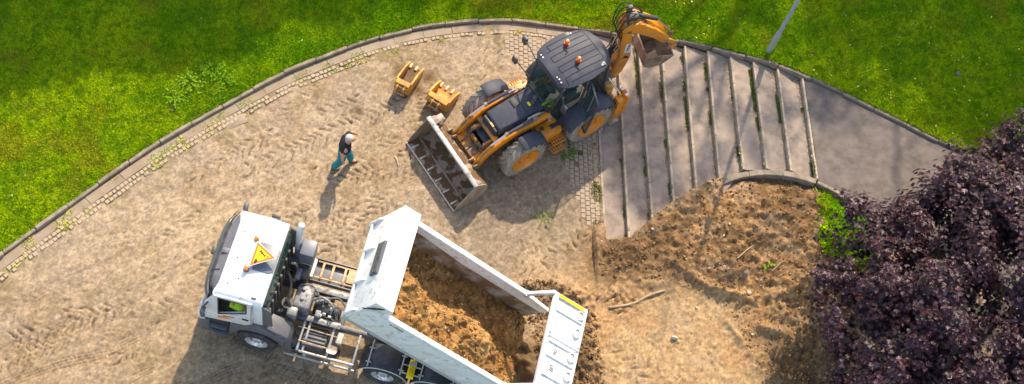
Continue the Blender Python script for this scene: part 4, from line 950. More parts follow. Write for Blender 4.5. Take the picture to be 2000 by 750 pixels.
# ---- things on the truck
def roof_sign():
    s = thing('roof_sign', 'yellow triangular roadworks sign with amber beacons on white cab roof', 'road sign', tloc((.35, -.03, 2.965)), 2.881)
    MB().prism([(.02, -.42), (-.42, -.42), (-.50, -.30), (-.50, .22), (-.42, .34), (.02, .34)], 'z', .0, .025).build('base_plate', mat('slate_box', (.15, .16, .19)), s, .008)
    h = MB(); h.b(.05, .22, -.38, .34, .02, .10); ho = h.build('lamp_bar', 'white', s, .03)
    for k in range(6): MB().box((.16 - .03 * (k % 3), -.25 + k * .1, .103), (.03, .035, .006)).build('bar_slot', 'castgrey', ho)
    for y in (-.43, .38): 
        bo = MB().lathe([(.055, 0), (.06, .02), (.06, .09), (.045, .125), (0, .14)], (.14, y, .06), (0, 0, 1), 16).build('beacon', 'amber', s)
        MB().lathe([(.07, 0), (.07, .06)], (.14, y, .0), (0, 0, 1), 16).build('beacon_base', 'greyplastic', bo)
    # sign board: apex to the rear, base along the lamp bar, raised towards the rear
    def st(p): a, b, n = p; return (.09 - a * .985 , b, .14 + a * .17 + n)
    def tri(k, n0, n1, nm, m, par):
        c = .19; V3 = [(.0, -.345), (.0, .345), (.585, .0)]; P = [(c + (a - c) * k, b * k) for a, b in V3]; return MB(st).prism(P, 'z', n0, n1).build(nm, m, par, .006 if n0 == 0 else 0)
    bd = tri(1.0, 0, .02, 'sign_board', 'white', s); tri(.93, .020, .023, 'sign_border', 'signred', bd); fc = tri(.66, .023, .026, 'sign_face', 'signyellow', bd)
    # digging worker and heap, as printed
    pic = MB(st)
    def limb(pts, w):
        for p, q in zip(pts, pts[1:]): pic.bar((p[0], p[1], .0275), (q[0], q[1], .0275), w, .003)
    limb([(.20, -.08), (.26, -.02)], .030); limb([(.26, -.02), (.36, .0), (.40, .05)], .018); limb([(.26, -.02), (.33, .06)], .018); limb([(.20, -.08), (.12, -.10)], .016)
    limb([(.22, -.06), (.15, .0)], .014); limb([(.10, -.12), (.30, .02)], .010)
    pic.lathe([(.022, 0), (.022, .003)], (.175, -.11, .026), (0, 0, 1), 12)
    pic.prism([(.10, .10), (.08, .22), (.11, .25), (.16, .20), (.15, .14)], 'z', .026, .029)
    pic.build('sign_pictogram', 'black', fc)
    st_ = MB(); st_.bar((-.2, -.1, .02), (-.2, -.1, .18), .02, .02); st_.bar((-.2, .1, .02), (-.2, .1, .18), .02, .02); st_.build('sign_stay', 'castgrey', s)
    return s
roof_sign()
# wedge chocks held between the mudguards
def chock():
    c = thing('wheel_chock', 'yellow wheel chock held on rails between the black mudguards', 'wheel chock', tloc((-3.965, 1.02, 1.0)), 2.881)
    w = MB(); w.prism([(-.09, 0), (.09, 0), (.09, .18), (.03, .18), (-.09, .10)], 'y', -.24, .22); wo = w.build('wedge', 'yellow', c, .012)
    MB().b(-.10, .10, -.17, -.09, .04, .192).build('strap', mat('grey_strap', (.30, .29, .27), .8, var=.1), c, .004)
    for x in (-.035, .035): MB().b(x - .012, x + .012, .0, .12, .172, .184).build('slot', mat('chock_slot', (.45, .32, .01), .6, var=0), wo)
    for y in (-.12, .10): MB().tube([(-.32, y, .0), (.32, y, .0)], .02, 8).build('rail', 'galv', c)
chock()
# long-handled tools lying on the side rack, timber in the tray
def pole(nm, lab, cat, a, b, r, head=None):
    a, b = tloc(a), tloc(b); o = thing(nm, lab, cat, a); d = b - a
    MB().tube([(0, 0, 0), tuple(d)], [r, r], 8).build('handle', 'wood', o)
    if head == 'shovel':
        e = d.normalized(); R = e.to_track_quat('X', 'Z').to_matrix(); mb = MB(); n = 10; vs = []
        for k in range(n + 1):
            t = k / n; hw = .11 * math.sqrt(max(0.0, 1 - (2 * t - 1) ** 4)) + .005
            for j in range(5): v = R @ Vector((t * .30, (j / 4 - .5) * 2 * hw, -.03 * (1 - (j / 2 - 1) ** 2))); vs.append(tuple(v + d))
        mb.add(vs, [(k * 5 + j, k * 5 + j + 1, (k + 1) * 5 + j + 1, (k + 1) * 5 + j) for k in range(n) for j in range(4)]); bl = mb.build('blade', mat('rusty_blade', (.40, .30, .22), .5, .3, var=.3, scale=12), o)
        sdf = bl.modifiers.new('t', 'SOLIDIFY'); sdf.thickness = .006
    elif head == 'rake':
        e = d.normalized(); R = e.to_track_quat('X', 'Z').to_matrix(); mb = MB(); mb.box(tuple(d), (.03, .30, .025), R)
        for k in range(8): mb.box(tuple(d + R @ Vector((0.0, -.14 + k * .04, -.035))), (.012, .012, .06), R)
        mb.build('rake_head', 'castgrey', o)
pole('shovel', 'wooden handled shovel on the truck rack, nearer the guard rail', 'shovel', (-1.02, .98, .94), (-1.75, 1.0, .94), .017, 'shovel')
pole('rake', 'wooden handled rake on the truck rack, nearer the chassis', 'rake', (-.92, .64, .99), (-1.95, .66, .98), .016, 'rake')
def timber():
    f = thing('wooden_frame', 'pale wooden frame lying in the tool tray behind the cab', 'frame', tloc((-1.45, -.92, 1.03)), 2.881)
    for y in (-.24, .20): MB().b(-.52, .52, y - .022, y + .022, .06, .10).build('rail', 'wood', f, .005)
    for x in (-.22, .10, .36): MB().b(x - .03, x + .03, -.22, .18, .098, .118).build('crossbar', 'wood', f, .005)
    MB().b(-.55, -.30, -.20, .16, .12, .138).build('board', 'wood', f, .005)
timber()
def vest():
    v = MB(); n = 9; vs = []
    for i in range(n):
        for j in range(n):
            a, b = i / (n - 1) - .5, j / (n - 1) - .5; vs.append((.48 + b * .42, .90 + a * .40, 2.13 + .16 * b + .10 * math.cos(a * 3.0) + .015 * math.sin(9 * a + 5 * b)))
    v.add(vs, [(i * n + j, i * n + j + 1, (i + 1) * n + j + 1, (i + 1) * n + j) for i in range(n - 1) for j in range(n - 1)])
    v.X = None; o = v.build('hi_vis_jacket', 'hiviz', None, 0, ang=3); o.location = (-.498, 14.156, 0); o.rotation_euler = (0, 0, 2.881)
    sdf = o.modifiers.new('t', 'SOLIDIFY'); sdf.thickness = .03
    st = MB(); st.bar((.62, .74, 2.27), (.60, 1.06, 2.27), .05, .03); st.bar((.36, .74, 2.19), (.34, 1.06, 2.19), .05, .03); st.build('orange_band', mat('hivis_orange', (.85, .25, .02), .8, var=0), o)
    tag(o, 'lime yellow hi-vis jacket behind the side window of the truck cab', 'jacket')
vest()

# ================================================================== BACKHOE LOADER
LX, LY, LYAW = 5.695, 19.384, 3.695
LM = Matrix.Translation((LX, LY, 0)) @ Matrix.Rotation(LYAW, 4, 'Z')
def build_loader():
    t = thing('backhoe_loader', 'orange and dark grey backhoe loader with wide front bucket lowered', 'backhoe loader', (LX, LY, 0), LYAW)
    # wheels: chevron lugs standing on a carcass
    def tyre_mesh(R, wd, lugs, nm):
        mb = MB(); mb.lathe([(R * .58, -wd * .42), (R * .80, -wd * .5), (R * .90, -wd * .47), (R * .945, -wd * .36), (R * .96, 0), (R * .945, wd * .36), (R * .90, wd * .47), (R * .80, wd * .5), (R * .58, wd * .42)], (0, 0, 0), (0, 1, 0), 44, False)
        for sgn in (1, -1):
            for k in range(lugs):
                a0 = 2 * pi * (k + (0.5 if sgn > 0 else 0)) / lugs; da = 2 * pi / lugs * .26; vs = []
                for y, sh, r0, r1 in ((.02, 0.0, .93, 1.0), (.25, -.55, .93, 1.0), (.46, -1.0, .90, .985), (.515, -1.1, .84, .93)):
                    for r_, dd in ((r0, -1), (r1, -.8), (r1, .8), (r0, 1)):
                        a = a0 + sh * .34 + dd * da * .8; vs.append((R * r_ * cos(a), sgn * wd * y, R * r_ * sin(a)))
                fs = [(i * 4 + j, i * 4 + (j + 1) % 4, (i + 1) * 4 + (j + 1) % 4, (i + 1) * 4 + j) for i in range(3) for j in range(4)] + [(0, 1, 2, 3), (15, 14, 13, 12)]
                mb.add(vs, fs)
        me = mb.mesh(nm, 0, True, ang=.5); me.materials.append(MT('dustyrubber')); return me
    R1, W1 = .70, .42; tm = tyre_mesh(R1, W1, 19, 'tyre'); R2, W2 = .75, .44; tm2 = tyre_mesh(R2, W2, 20, 'tyre')
    def rim_mesh(R, wd, s):
        mb = MB(); mb.lathe([(0, .02), (.10, .02), (.12, .05), (.13, -.02), (R * .30, -.06), (R * .42, -.03), (R * .52, .02), (R * .585, .05), (R * .60, .06), (R * .60, -.30)], (0, s * (wd * .40), 0), (0, s, 0), 36); 
        me = mb.mesh('rim', 0); me.materials.append(MT('orange')); return me
    for x, R, wd, m_ in ((0, R1, W1, tm), (-2.25, R2, W2, tm2)):
        for sgn in (1, -1):
            w = shared('wheel', rim_mesh(R, wd, sgn), t, (x, sgn * .93, R)); shared('tyre', m_, w, rot=(0, random.uniform(0, .3), 0))
            nut = MB()
            for k in range(8):
                a = 2 * pi * k / 8; nut.lathe([(.018, 0), (.018, .03), (0, .03)], (R * .25 * cos(a), sgn * (wd * .40 - .05), R * .25 * sin(a)), (0, sgn, 0), 6)
            nut.build('wheel_nuts', 'castgrey', w)
    MB().tube([(0, -.75, .7), (0, .75, .7)], .09, 12).build('front_axle', 'machinery', t); MB().tube([(-2.25, -.75, .75), (-2.25, .75, .75)], .13, 12).build('rear_axle', 'machinery', t)
    MB().b(-3.1, .95, -.32, .32, .55, .95).build('chassis', 'machinery', t, .03)
    # hood
    hd = MB(); hd.add([(.50, -.34, 1.60), (.50, .34, 1.60), (-.92, .38, 1.78), (-.92, -.38, 1.78), (.52, -.37, 1.0), (.52, .37, 1.0), (-.92, .42, 1.0), (-.92, -.42, 1.0)], [(0, 1, 2, 3), (7, 6, 5, 4), (0, 4, 5, 1), (1, 5, 6, 2), (2, 6, 7, 3), (3, 7, 4, 0)])
    h = hd.build('hood', 'darkgrey', t, .05, segs=3)
    MB().bar((-.42, -.33, 1.722), (-.42, .33, 1.722), .01, .008).build('hood_seam', 'black', h)
    MB().bar((-.42, -.30, 1.722), (-.90, -.30, 1.782), .01, .008).build('hood_seam', 'black', h)
    MB().b(-.36, -.20, -.30, -.02, 1.70, 1.712).build('hood_vent', 'black', h, .004)
    MB().tube([(-.72, .12, 1.74), (-.72, .12, 1.95), (-.75, .10, 2.05)], .06, 14).build('exhaust_pipe', 'machinery', t)
    MB().box((-.60, .09, 1.752), (.07, .13, .006)).build('warning_label', 'signyellow', h)
    gl = MB(); gl.b(.52, .60, -.30, .30, .80, 1.52); go = gl.build('radiator_grille', 'plastic', t, .02)
    for k in range(9): MB().b(.60, .615, -.27, .27, .86 + k * .07, .885 + k * .07).build('grille_bar', 'machinery', go)
    MB().box((.56, .05, 1.535), (.05, .16, .02)).build('grille_badge', 'orange', go)
    fr = MB()
    for s in (1, -1): fr.b(.55, .95, s * .26, s * .34, .70, 1.15)
    fr.b(.80, .98, -.34, .34, .75, .95); fr.build('front_frame', 'orange_worn', t, .02)
    # lift arms
    prof = [(-1.02, 1.62), (-.2, 1.52), (.55, 1.42), (1.05, 1.10), (1.50, .42), (1.40, .30), (1.26, .36), (.92, .92), (.45, 1.18), (-.3, 1.30), (-1.05, 1.42)]
    for s in (1, -1):
        a = MB(); a.prism(prof, 'y', s * .46, s * .60); ao = a.build('lift_arm', 'orange', t, .02)
        MB().tube([(1.40, s * .40, .40), (1.40, s * .66, .40)], .07, 14).build('arm_pin', 'steel', ao)
        MB().tube([(-.98, s * .40, 1.52), (-.98, s * .66, 1.52)], .07, 14).build('arm_pin', 'steel', ao)
        cy = MB(); cy.tube([(-.45, s * .53, 1.70), (.42, s * .53, 1.60)], .052, 14); co = cy.build('tilt_cylinder', 'darkgrey', t)
        MB().tube([(.42, s * .53, 1.60), (.86, s * .53, 1.40)], .030, 12).build('piston_rod', 'chrome', co)
        MB().tube([(.36, s * .53, 1.607), (.44, s * .53, 1.598)], .062, 14).build('gland', 'steel', co)
        MB().box((-.5, s * .53, 1.67), (.16, .10, .12)).build('cylinder_clevis', 'steel', co, .02)
        lk = MB(); lk.bar((.84, s * .53, 1.42), (.80, s * .53, 1.18), .07, .10); lk.bar((.86, s * .53, 1.40), (1.34, s * .53, .78), .05, .10); lk.build('bucket_link', 'orange_worn', t, .02)
        for (p, q) in (((-.30, 1.76), (-.55, 1.78)), ((-.15, 1.62), (-.7, 1.70))):
            MB().tube([(p[0], s * .47, p[1]), (q[0], s * .47, q[1]), (q[0] - .2, s * .44, q[1] - .1)], .018, 6).build('hydraulic_pipe', 'galv', t)
        lf = MB(); lf.tube([(-.55, s * .50, .85), (.30, s * .50, 1.25)], .05, 12); lf.build('lift_cylinder', 'darkgrey', t)
    MB().b(.98, 1.30, -.45, .45, .62, .76).build('arm_crossmember', 'orange_worn', t, .03)
    MB().bar((.60, -.46, 1.22), (.60, .46, 1.22), .16, .12).build('arm_crossmember', 'orange_worn', t, .03)
    for k, y in enumerate((-.25, .05, .28)):
        MB().tube([tuple(q) for q in spline([Vector((.9, y, .95)), Vector((1.15, y + .08, 1.0)), Vector((1.35, y + .02, .75)), Vector((1.40, y - .1, .55))], .06)], .014, 6).build('hydraulic_hose', 'black', t)
    # loader bucket
    outer = [(2.33, .06), (2.30, .03), (1.62, .02), (1.42, .12), (1.30, .36), (1.34, .66), (1.50, .86), (1.70, .93)]
    inner = [(1.70, .90), (1.52, .83), (1.37, .65), (1.335, .37), (1.445, .15), (1.63, .05), (2.30, .06)]
    bk = MB(); bk.prism(outer + inner, 'y', -1.2, 1.2); bo = bk.build('loader_bucket', 'bucketsteel', t, 0)
    for s in (1, -1): MB().prism([(2.33, .055), (1.62, .022), (1.42, .12), (1.30, .36), (1.34, .66), (1.50, .86), (1.72, .96), (2.02, .58), (2.24, .28)], 'y', s * 1.20, s * 1.235).build('bucket_side', 'steel', bo, .006)
    MB().bar((1.74, -1.235, .955), (1.74, 1.235, .955), .13, .07).build('bucket_top_bar', mat('bar_steel', (.30, .30, .31), .5, .3, var=.2, scale=8, dirt=(.2, .15, .11), dirt_amt=.25), bo, .012)
    MB().bar((2.345, -1.235, .045), (2.345, 1.235, .045), .035, .035).build('cutting_edge', mat('edge_steel', (.55, .47, .40), .45, .4, var=.3, scale=14), bo, .006)
    MB().bar((1.95, -1.2, .075), (1.95, 1.2, .075), .05, .02).build('wear_strip', 'steel', bo, .004)
    for k in range(6): MB().box((2.20, -1.0 + k * .4, .075), (.22, .05, .022)).build('wear_pad', mat('edge_steel', (.55, .47, .40)), bo, .006)
    for s in (1, -1):
        MB().prism([(1.30, .30), (1.28, .88), (1.45, .92), (1.5, .8), (1.36, .62), (1.33, .4)], 'y', s * .40, s * .44).build('bucket_bracket', 'steel', bo, .006)
        MB().prism([(1.30, .30), (1.28, .88), (1.45, .92), (1.5, .8), (1.36, .62), (1.33, .4)], 'y', s * .62, s * .66).build('bucket_bracket', 'steel', bo, .006)
    MB().box((1.52, -1.05, .93), (.34, .24, .10)).build('bucket_hook', 'steel', bo, .02)
    for k in range(4): MB().box((1.42 + .05 * k, -.95 + .03 * k, 1.0), (.06, .05, .05)).build('hook_link', 'machinery', bo, .01)
    # front fenders
    for s in (1, -1):
        mb = MB(); n = 10; vs = []
        for k in range(n + 1):
            a = rad(78 + 62 * k / n)
            for r_, y in ((.83, .74), (.84, .95), (.81, 1.16), (.78, 1.16), (.80, .74)): vs.append((r_ * cos(a), s * y, .70 + r_ * sin(a)))
        mb.add(vs, [(k * 5 + j, k * 5 + (j + 1) % 5, (k + 1) * 5 + (j + 1) % 5, (k + 1) * 5 + j) for k in range(n) for j in range(5)] + [(0, 1, 2, 3, 4), tuple(n * 5 + 4 - i for i in range(5))])
        mb.build('front_fender', 'darkgrey', t, .012)
        MB().bar((-.42, s * .5, 1.2), (-.35, s * .85, 1.42), .05, .04).build('fender_bracket', 'plastic', t)
        # rear fenders
        mb = MB(); vs = []; n = 16
        for k in range(n + 1):
            a = rad(18 + 142 * k / n); rr = .90
            for r_, y in ((rr + .03, .62), (rr + .02, 1.02), (rr - .04, 1.14), (rr - .09, 1.15), (rr - .03, .62)): vs.append((-2.25 + r_ * cos(a), s * y, .75 + r_ * sin(a) * .96))
        mb.add(vs, [(k * 5 + j, k * 5 + (j + 1) % 5, (k + 1) * 5 + (j + 1) % 5, (k + 1) * 5 + j) for k in range(n) for j in range(5)] + [(0, 1, 2, 3, 4), tuple(n * 5 + 4 - i for i in range(5))])
        mb.build('rear_fender', 'darkgrey', t, .015)
        # side tank with steps
        tk = MB(); tk.b(-1.32, -.62, s * .48, s * .92, .55, 1.05); to = tk.build('side_tank', 'orange', t, .04)
        MB().box((-1.18, s * .72, 1.056), (.30, .13, .014)).build('tread_pad', 'plastic', to, .004)
        MB().lathe([(.055, 0), (.055, .03), (.04, .04), (0, .04)], (-.80, s * .66, 1.05), (0, 0, 1), 14).build('fuel_cap', 'plastic', to)
        for z, y0 in ((.74, .93), (.42, 1.02)):
            st = MB(); st.b(-1.34, -.92, s * y0, s * (y0 + .02), z - .02, z + .03); st.b(-1.34, -.92, s * (y0 + .20), s * (y0 + .22), z - .02, z + .03)
            for k in range(6): st.b(-1.34 + k * .08, -1.32 + k * .08, s * y0, s * (y0 + .22), z, z + .03)
            st.b(-1.34, -.92, s * (y0 + .10), s * (y0 + .12), z, z + .03); st.build('step_grating', 'orange', t, .004)
    # cab
    PIL = {'A': [(-1.0, .52, 1.55), (-1.22, .60, 2.80)], 'B': [(-1.85, .74, .95), (-1.95, .70, 2.82)], 'C': [(-2.78, .62, 1.5), (-2.72, .55, 2.80)]}
    for k, (p, q) in PIL.items():
        for s in (1, -1): MB().bar((p[0], s * p[1], p[2]), (q[0], s * q[1], q[2]), .07, .07).build('cab_pillar', 'plastic', t, .012)
    MB().b(-2.75, -.95, -.55, .55, .90, 1.0).build('cab_floor', 'plastic', t, .01)
    MB().prism([(-.95, 1.0), (-.92, 1.78), (-1.05, 1.80), (-1.10, 1.0)], 'y', -.5, .5).build('firewall', 'plastic', t)
    MB().add([(-.97, -.50, 1.72), (-.97, .50, 1.72), (-1.20, .58, 2.78), (-1.20, -.58, 2.78)], [(0, 1, 2, 3)]).build('windscreen', glass('cab_glass', (.02, .05, .04), .5), t)
    for s in (1, -1):
        MB().add([(-1.06, s * .53, 1.5), (-1.86, s * .745, 1.0), (-1.95, s * .705, 2.78), (-1.22, s * .61, 2.78)], [(0, 1, 2, 3)]).build('door_glass', glass('cab_glass'), t)
        MB().add([(-1.90, s * .73, 1.6), (-2.76, s * .62, 1.6), (-2.70, s * .56, 2.78), (-1.96, s * .70, 2.78)], [(0, 1, 2, 3)]).build('quarter_glass', glass('cab_glass'), t)
    MB().add([(-2.80, -.60, 1.55), (-2.80, .60, 1.55), (-2.73, .54, 2.78), (-2.73, -.54, 2.78)], [(0, 1, 2, 3)]).build('rear_glass', glass('cab_glass'), t)
    sw = MB().lathe([(.17, -.015), (.19, 0), (.17, .015), (.155, 0), (.17, -.015)], (-1.38, 0, 1.80), (-.5, 0, .86), 20).build('steering_wheel', 'black', t)
    MB().bar((-1.2, 0, 1.3), (-1.38, 0, 1.79), .1, .1).build('steering_column', 'black', t)
    se = MB(); se.box((-1.95, 0, 1.45), (.5, .5, .14)); se.box((-2.18, 0, 1.85), (.14, .48, .7)); se.build('seat', mat('seat_fabric', (.05, .05, .055)), t, .05)
    MB().box((-1.95, .36, 1.45), (.5, .14, .35)).build('console', 'greyplastic', t, .03)
    # roof: barrel outline, grooved panels
    def rx(x):     # half width along the roof
        return float(np.interp(x, [-2.92, -2.86, -2.6, -2.05, -1.5, -1.2, -1.12], [.30, .52, .68, .80, .76, .66, .50]))
    RZ = 2.92; ro = MB(); n = 20; rows = []
    for k in range(n + 1):
        x = -1.10 - 1.84 * k / n; hw = rx(x); zc = RZ + .07 - .10 * ((x + 2.0) / .95) ** 2
        ring = []
        for j in range(13):
            v = -1 + 2 * j / 12; ring.append((x, v * hw - .06, zc - .10 * abs(v) ** 3.5))
        ring += [(x * 1.0, hw - .06 - .03, zc - .20), (x, -hw - .06 + .03, zc - .20)]
        rows.append(ring)
    m_ = len(rows[0]); vs = [p for r in rows for p in r]
    ro.add(vs, [(k * m_ + j, k * m_ + (j + 1) % m_, (k + 1) * m_ + (j + 1) % m_, (k + 1) * m_ + j) for k in range(n) for j in range(m_)] + [tuple(range(m_)), tuple(range(n * m_, (n + 1) * m_))[::-1]])
    rf = ro.build('cab_roof', 'darkgrey', t, 0, ang=.7)
    def rz(x, y):
        hw = rx(x); v = (y + .06) / hw; return RZ + .07 - .10 * ((x + 2.0) / .95) ** 2 - .10 * abs(v) ** 3.5
    for k in range(8):
        y = -.06 + (-.62 + k * 1.24 / 7); x1, x0 = -2.62, -1.36 - .12 * (abs(y + .06) > .5)
        g = MB(); pts = [(x0 + (x1 - x0) * i / 8, y, rz(x0 + (x1 - x0) * i / 8, y) + .004) for i in range(9)]; g.tube(pts, .009, 5); g.build('roof_groove', 'black', rf)
        if k % 2 == 0 and k < 7:
            g = MB(); g.tube([(x0, y + i * 1.24 / 7 / 3, rz(x0, y + i * 1.24 / 7 / 3) + .004) for i in range(4)], .009, 5); g.build('roof_groove', 'black', rf)
    g = MB(); g.tube([(-2.66, -.06 + v * .60, rz(-2.66, -.06 + v * .60) + .004) for v in (-1, -.6, -.2, .2, .6, 1)], .010, 5); g.build('roof_groove', 'black', rf)
    for x, y in ((-1.2, -.55), (-1.2, -.45), (-1.2, .33), (-1.2, .43), (-1.18, .25), (-2.5, .52), (-2.3, -.72)): MB().lathe([(.02, 0), (.02, .015), (0, .018)], (x, y, rz(x, y)), (0, 0, 1), 8).build('roof_bolt', 'galv', rf)
    for x, y in ((-2.55, .50), (-2.2, -.74)): MB().box((x, y, rz(x, y) + .0), (.14, .12, .03)).build('roof_bracket', 'greyplastic', rf, .01)
    for x, y in ((-1.98, -.47), (-1.95, .13)):
        b = MB().lathe([(.05, 0), (.06, .02), (.062, .09), (.045, .13), (0, .145)], (x, y, rz(x, y) + .04), (0, 0, 1), 16).build('beacon', 'amber', t)
        MB().lathe([(.075, 0), (.075, .045)], (x, y, rz(x, y) - .005), (0, 0, 1), 16).build('beacon_base', 'red', b)
        MB().tube([(x + .05, y + .08, rz(x, y) + .02), (x + .16, y + .13, rz(x + .16, y + .13) + .018), (x + .12, y + .24, rz(x + .12, y + .24) + .015), (x + .22, y + .26, rz(x + .22, y + .26) + .015)], .012, 6).build('beacon_cable', 'black', b)
    # mirrors
    for pts, c in (([(-1.15, -.62, 2.6), (-1.25, -1.1, 2.55), (-1.35, -1.38, 2.35)], (-1.38, -1.42, 2.3)), ([(-1.02, -.55, 1.9), (-.95, -.9, 2.0), (-.90, -1.08, 2.05)], (-.90, -1.14, 2.05)), ([(-1.15, .62, 2.6), (-1.1, .85, 2.4)], (-1.1, .9, 2.25))):
        mb = MB(); mb.tube(pts, .018, 8); mo = mb.build('mirror', 'plastic', t); MB().box(c, (.10, .18, .26)).build('mirror_housing', 'plastic', mo, .03); MB().box((c[0] - .052, c[1], c[2]), (.004, .14, .21)).build('mirror_glass', mat('mirror_glass', (.6, .63, .66)), mo)
    # open door on the visible side
    dr = MB(); P = [(-2.06, .74, 2.62), (-1.95, 1.30, 2.35), (-1.78, 1.34, 1.05), (-1.92, .80, 1.10)]
    for a, b in zip(P, P[1:] + P[:1]): dr.bar(a, b, .06, .06)
    do = dr.build('open_door', 'plastic', t, .012)
    MB().add([P[0], P[1], P[2], P[3]], [(0, 1, 2, 3)]).build('door_pane', glass('cab_glass'), do)
    MB().tube([(-2.02, 1.02, 2.50), (-1.92, 1.05, 1.7)], .016, 8).build('door_handle', 'galv', do)
    # rear frame, stabilisers, boom
    rfm = MB(); rfm.b(-3.25, -3.0, -1.05, 1.05, .55, 1.0); rfm.build('rear_frame', 'orange_worn', t, .03)
    for s in (1, -1):
        MB().b(-3.32, -3.05, s * .92, s * 1.14, .35, 1.35).build('stabiliser', 'orange', t, .02)
        sb = MB().b(-3.42, -3.30, s * .80, s * 1.17, .55, 1.45).build('marker_board', 'orange', t, .01)
        for k in range(5): MB().box((-3.425, s * .985, .62 + k * .17), (.012, .34, .085)).build('marker_stripe', 'red' if k % 2 == 0 else 'white', sb)
        for k in range(3): MB().box((-3.36, s * (.86 + .10 * k), 1.455), (.10, .06, .012)).build('marker_stripe', 'red' if k % 2 else 'white', sb)
        MB().tube([(-3.0, s * .55, 1.85), (-3.22, s * .95, 1.42)], .028, 10).build('stabiliser_rod', 'chrome', t)
        MB().b(-3.38, -3.02, s * .90, s * 1.16, .06, .12).build('stabiliser_foot', 'steel', t, .01)
        MB().box((-2.95, s * .66, 1.55), (.20, .25, .35)).build('rear_lamp_box', 'orange_worn', t, .03)
    ps = MB(); ps.b(-3.62, -3.30, -.28, .22, .45, 1.10); ps.build('swing_post', 'orange_worn', t, .04)
    # boom plane slewed about the swing post
    B0 = Vector((-3.75, -.06, .80)); psi = rad(17)
    def bo_(p):   # a: away from cab in the slewed direction, y across, z up
        a, y, z = p; return (B0.x - a * cos(psi) - y * sin(psi) * 1.0, B0.y + a * sin(psi) - y * cos(psi), z)
    bp = [(.10, .62), (.26, .95), (.34, 1.75), (.16, 2.62), (.06, 3.30), (-.10, 3.36), (-.20, 3.15), (-.10, 2.50), (.02, 1.75), (-.06, 1.1), (-.12, .66)]
    for s in (1, -1):
        bm_ = MB(bo_); bm_.prism(bp, 'y', s * .10, s * .17); bmo = bm_.build('boom_plate', 'orange', t, .012)
        if s == -1:
            MB(bo_).prism([(.08, 2.02), (.27, 1.98), (.20, 2.42), (.05, 2.46)], 'y', -.171, -.175).build('decal_panel', 'white', bmo)
            dl = MB(bo_)
            for k in range(5): dl.b(.11 + .0 * k, .20, -.1755, -.178, 2.06 + k * .075, 2.105 + k * .075)
            dl.build('decal_marks', mat('mark_plum', (.05, .012, .04), .5, var=0), bmo)
            MB(bo_).prism([(.10, 1.72), (.28, 1.68), (.26, 1.78), (.14, 1.84)], 'y', -.171, -.176).build('boom_slot', 'black', bmo)
    fw = MB(bo_); fw.prism([(.22, 1.0), (.30, 1.75), (.14, 2.55), (.08, 2.60), (.24, 1.75), (.16, 1.0)], 'y', -.10, .10); fw.build('boom_web', 'orange', t, .01)
    fw = MB(bo_); fw.prism([(-.06, 1.1), (.02, 1.75), (-.10, 2.5), (-.06, 2.5), (.06, 1.75), (-.02, 1.1)], 'y', -.10, .10); fw.build('boom_web', 'orange_worn', t, .01)
    bc = MB(bo_); bc.tube([(-.22, 0, 1.2), (-.26, 0, 2.2)], .075, 14); bco = bc.build('boom_cylinder', 'plastic', t); MB(bo_).tube([(-.26, 0, 2.2), (-.20, 0, 3.0)], .04, 12).build('piston_rod', 'chrome', bco)
    for y in (-.16, .16): MB(bo_).lathe([(.17, -.05), (.17, .05)], (-.08, y, 3.22), (0, 1, 0), 20).build('boom_knuckle', 'orange', t, .012)
    MB(bo_).tube([(-.08, -.26, 3.22), (-.08, .26, 3.22)], .07, 16).build('knuckle_pin', 'steel', t)
    # dipper
    dp = [(-.22, 3.30), (-.12, 3.52), (.18, 3.56), (.75, 3.12), (1.28, 2.56), (1.30, 2.36), (1.16, 2.30), (.72, 2.72), (.15, 3.10), (-.10, 3.14)]
    for s in (1, -1): MB(bo_).prism(dp, 'y', s * .20, s * .26).build('dipper_plate', 'orange', t, .012)
    MB(bo_).prism([(.0, 3.50), (.18, 3.55), (.75, 3.11), (1.24, 2.56), (1.20, 2.52), (.72, 3.05), (.16, 3.48)], 'y', -.20, .20).build('dipper_web', 'orange', t, .008)
    for y in (-.22, .22): MB(bo_).bar((1.22, y, 2.44), (1.52, y, 2.22), .07, .14).build('bucket_lever', 'orange', t, .02)
    MB(bo_).tube([(1.22, -.28, 2.42), (1.22, .28, 2.42)], .06, 12).build('dipper_pin', 'steel', t)
    dcy = MB(bo_); dcy.tube([(.10, 0, 3.66), (.80, 0, 3.28)], .07, 12); dco = dcy.build('bucket_cylinder', 'plastic', t); MB(bo_).tube([(.80, 0, 3.28), (1.35, 0, 2.6)], .038, 10).build('piston_rod', 'chrome', dco)
    hs = MB(bo_); hs.box((-.02, -.02, 3.66), (.30, .22, .22)); hs.box((-.10, .1, 3.84), (.14, .12, .3)); hs.build('hose_block', 'machinery', t, .03)
    for k in range(6):
        y = -.2 + .08 * k; MB(bo_).tube([tuple(q) for q in spline([Vector((-.18, y, 2.7)), Vector((-.38, y * 1.3, 3.2)), Vector((-.25, y * 1.6, 3.75 + .05 * (k % 3))), Vector((.15, y * 1.2, 3.72)), Vector((.42, y, 3.42))], .1)], .017, 6).build('hydraulic_hose', 'black', t)
    for k in range(5):
        y = -.16 + .08 * k; MB(bo_).tube([tuple(q) for q in spline([Vector((-.55, y * 1.5, 1.0)), Vector((-.42, y * 1.8, 1.4)), Vector((-.30, y, 1.9)), Vector((-.2, y, 2.4))], .1)], .018, 6).build('hydraulic_hose', 'black', t)
    MB().box((-3.15, .0, 1.25), (.3, .9, .4)).build('valve_bank', 'machinery', t, .03)
    for k in range(6): MB().tube([(-3.1, -.3 + k * .12, 1.4), (-3.12, -.3 + k * .12, 1.75)], .014, 6).build('control_lever', 'galv', t)
    # digging bucket curled under the dipper, mouth up
    def bb(p):  # x: along slewed away direction, y across, z
        a, y, z = p; th = rad(-8); aa = a * cos(th) - z * sin(th); zz = a * sin(th) + z * cos(th); return bo_((.62 + aa, y, 1.42 + zz))
    bw = .40
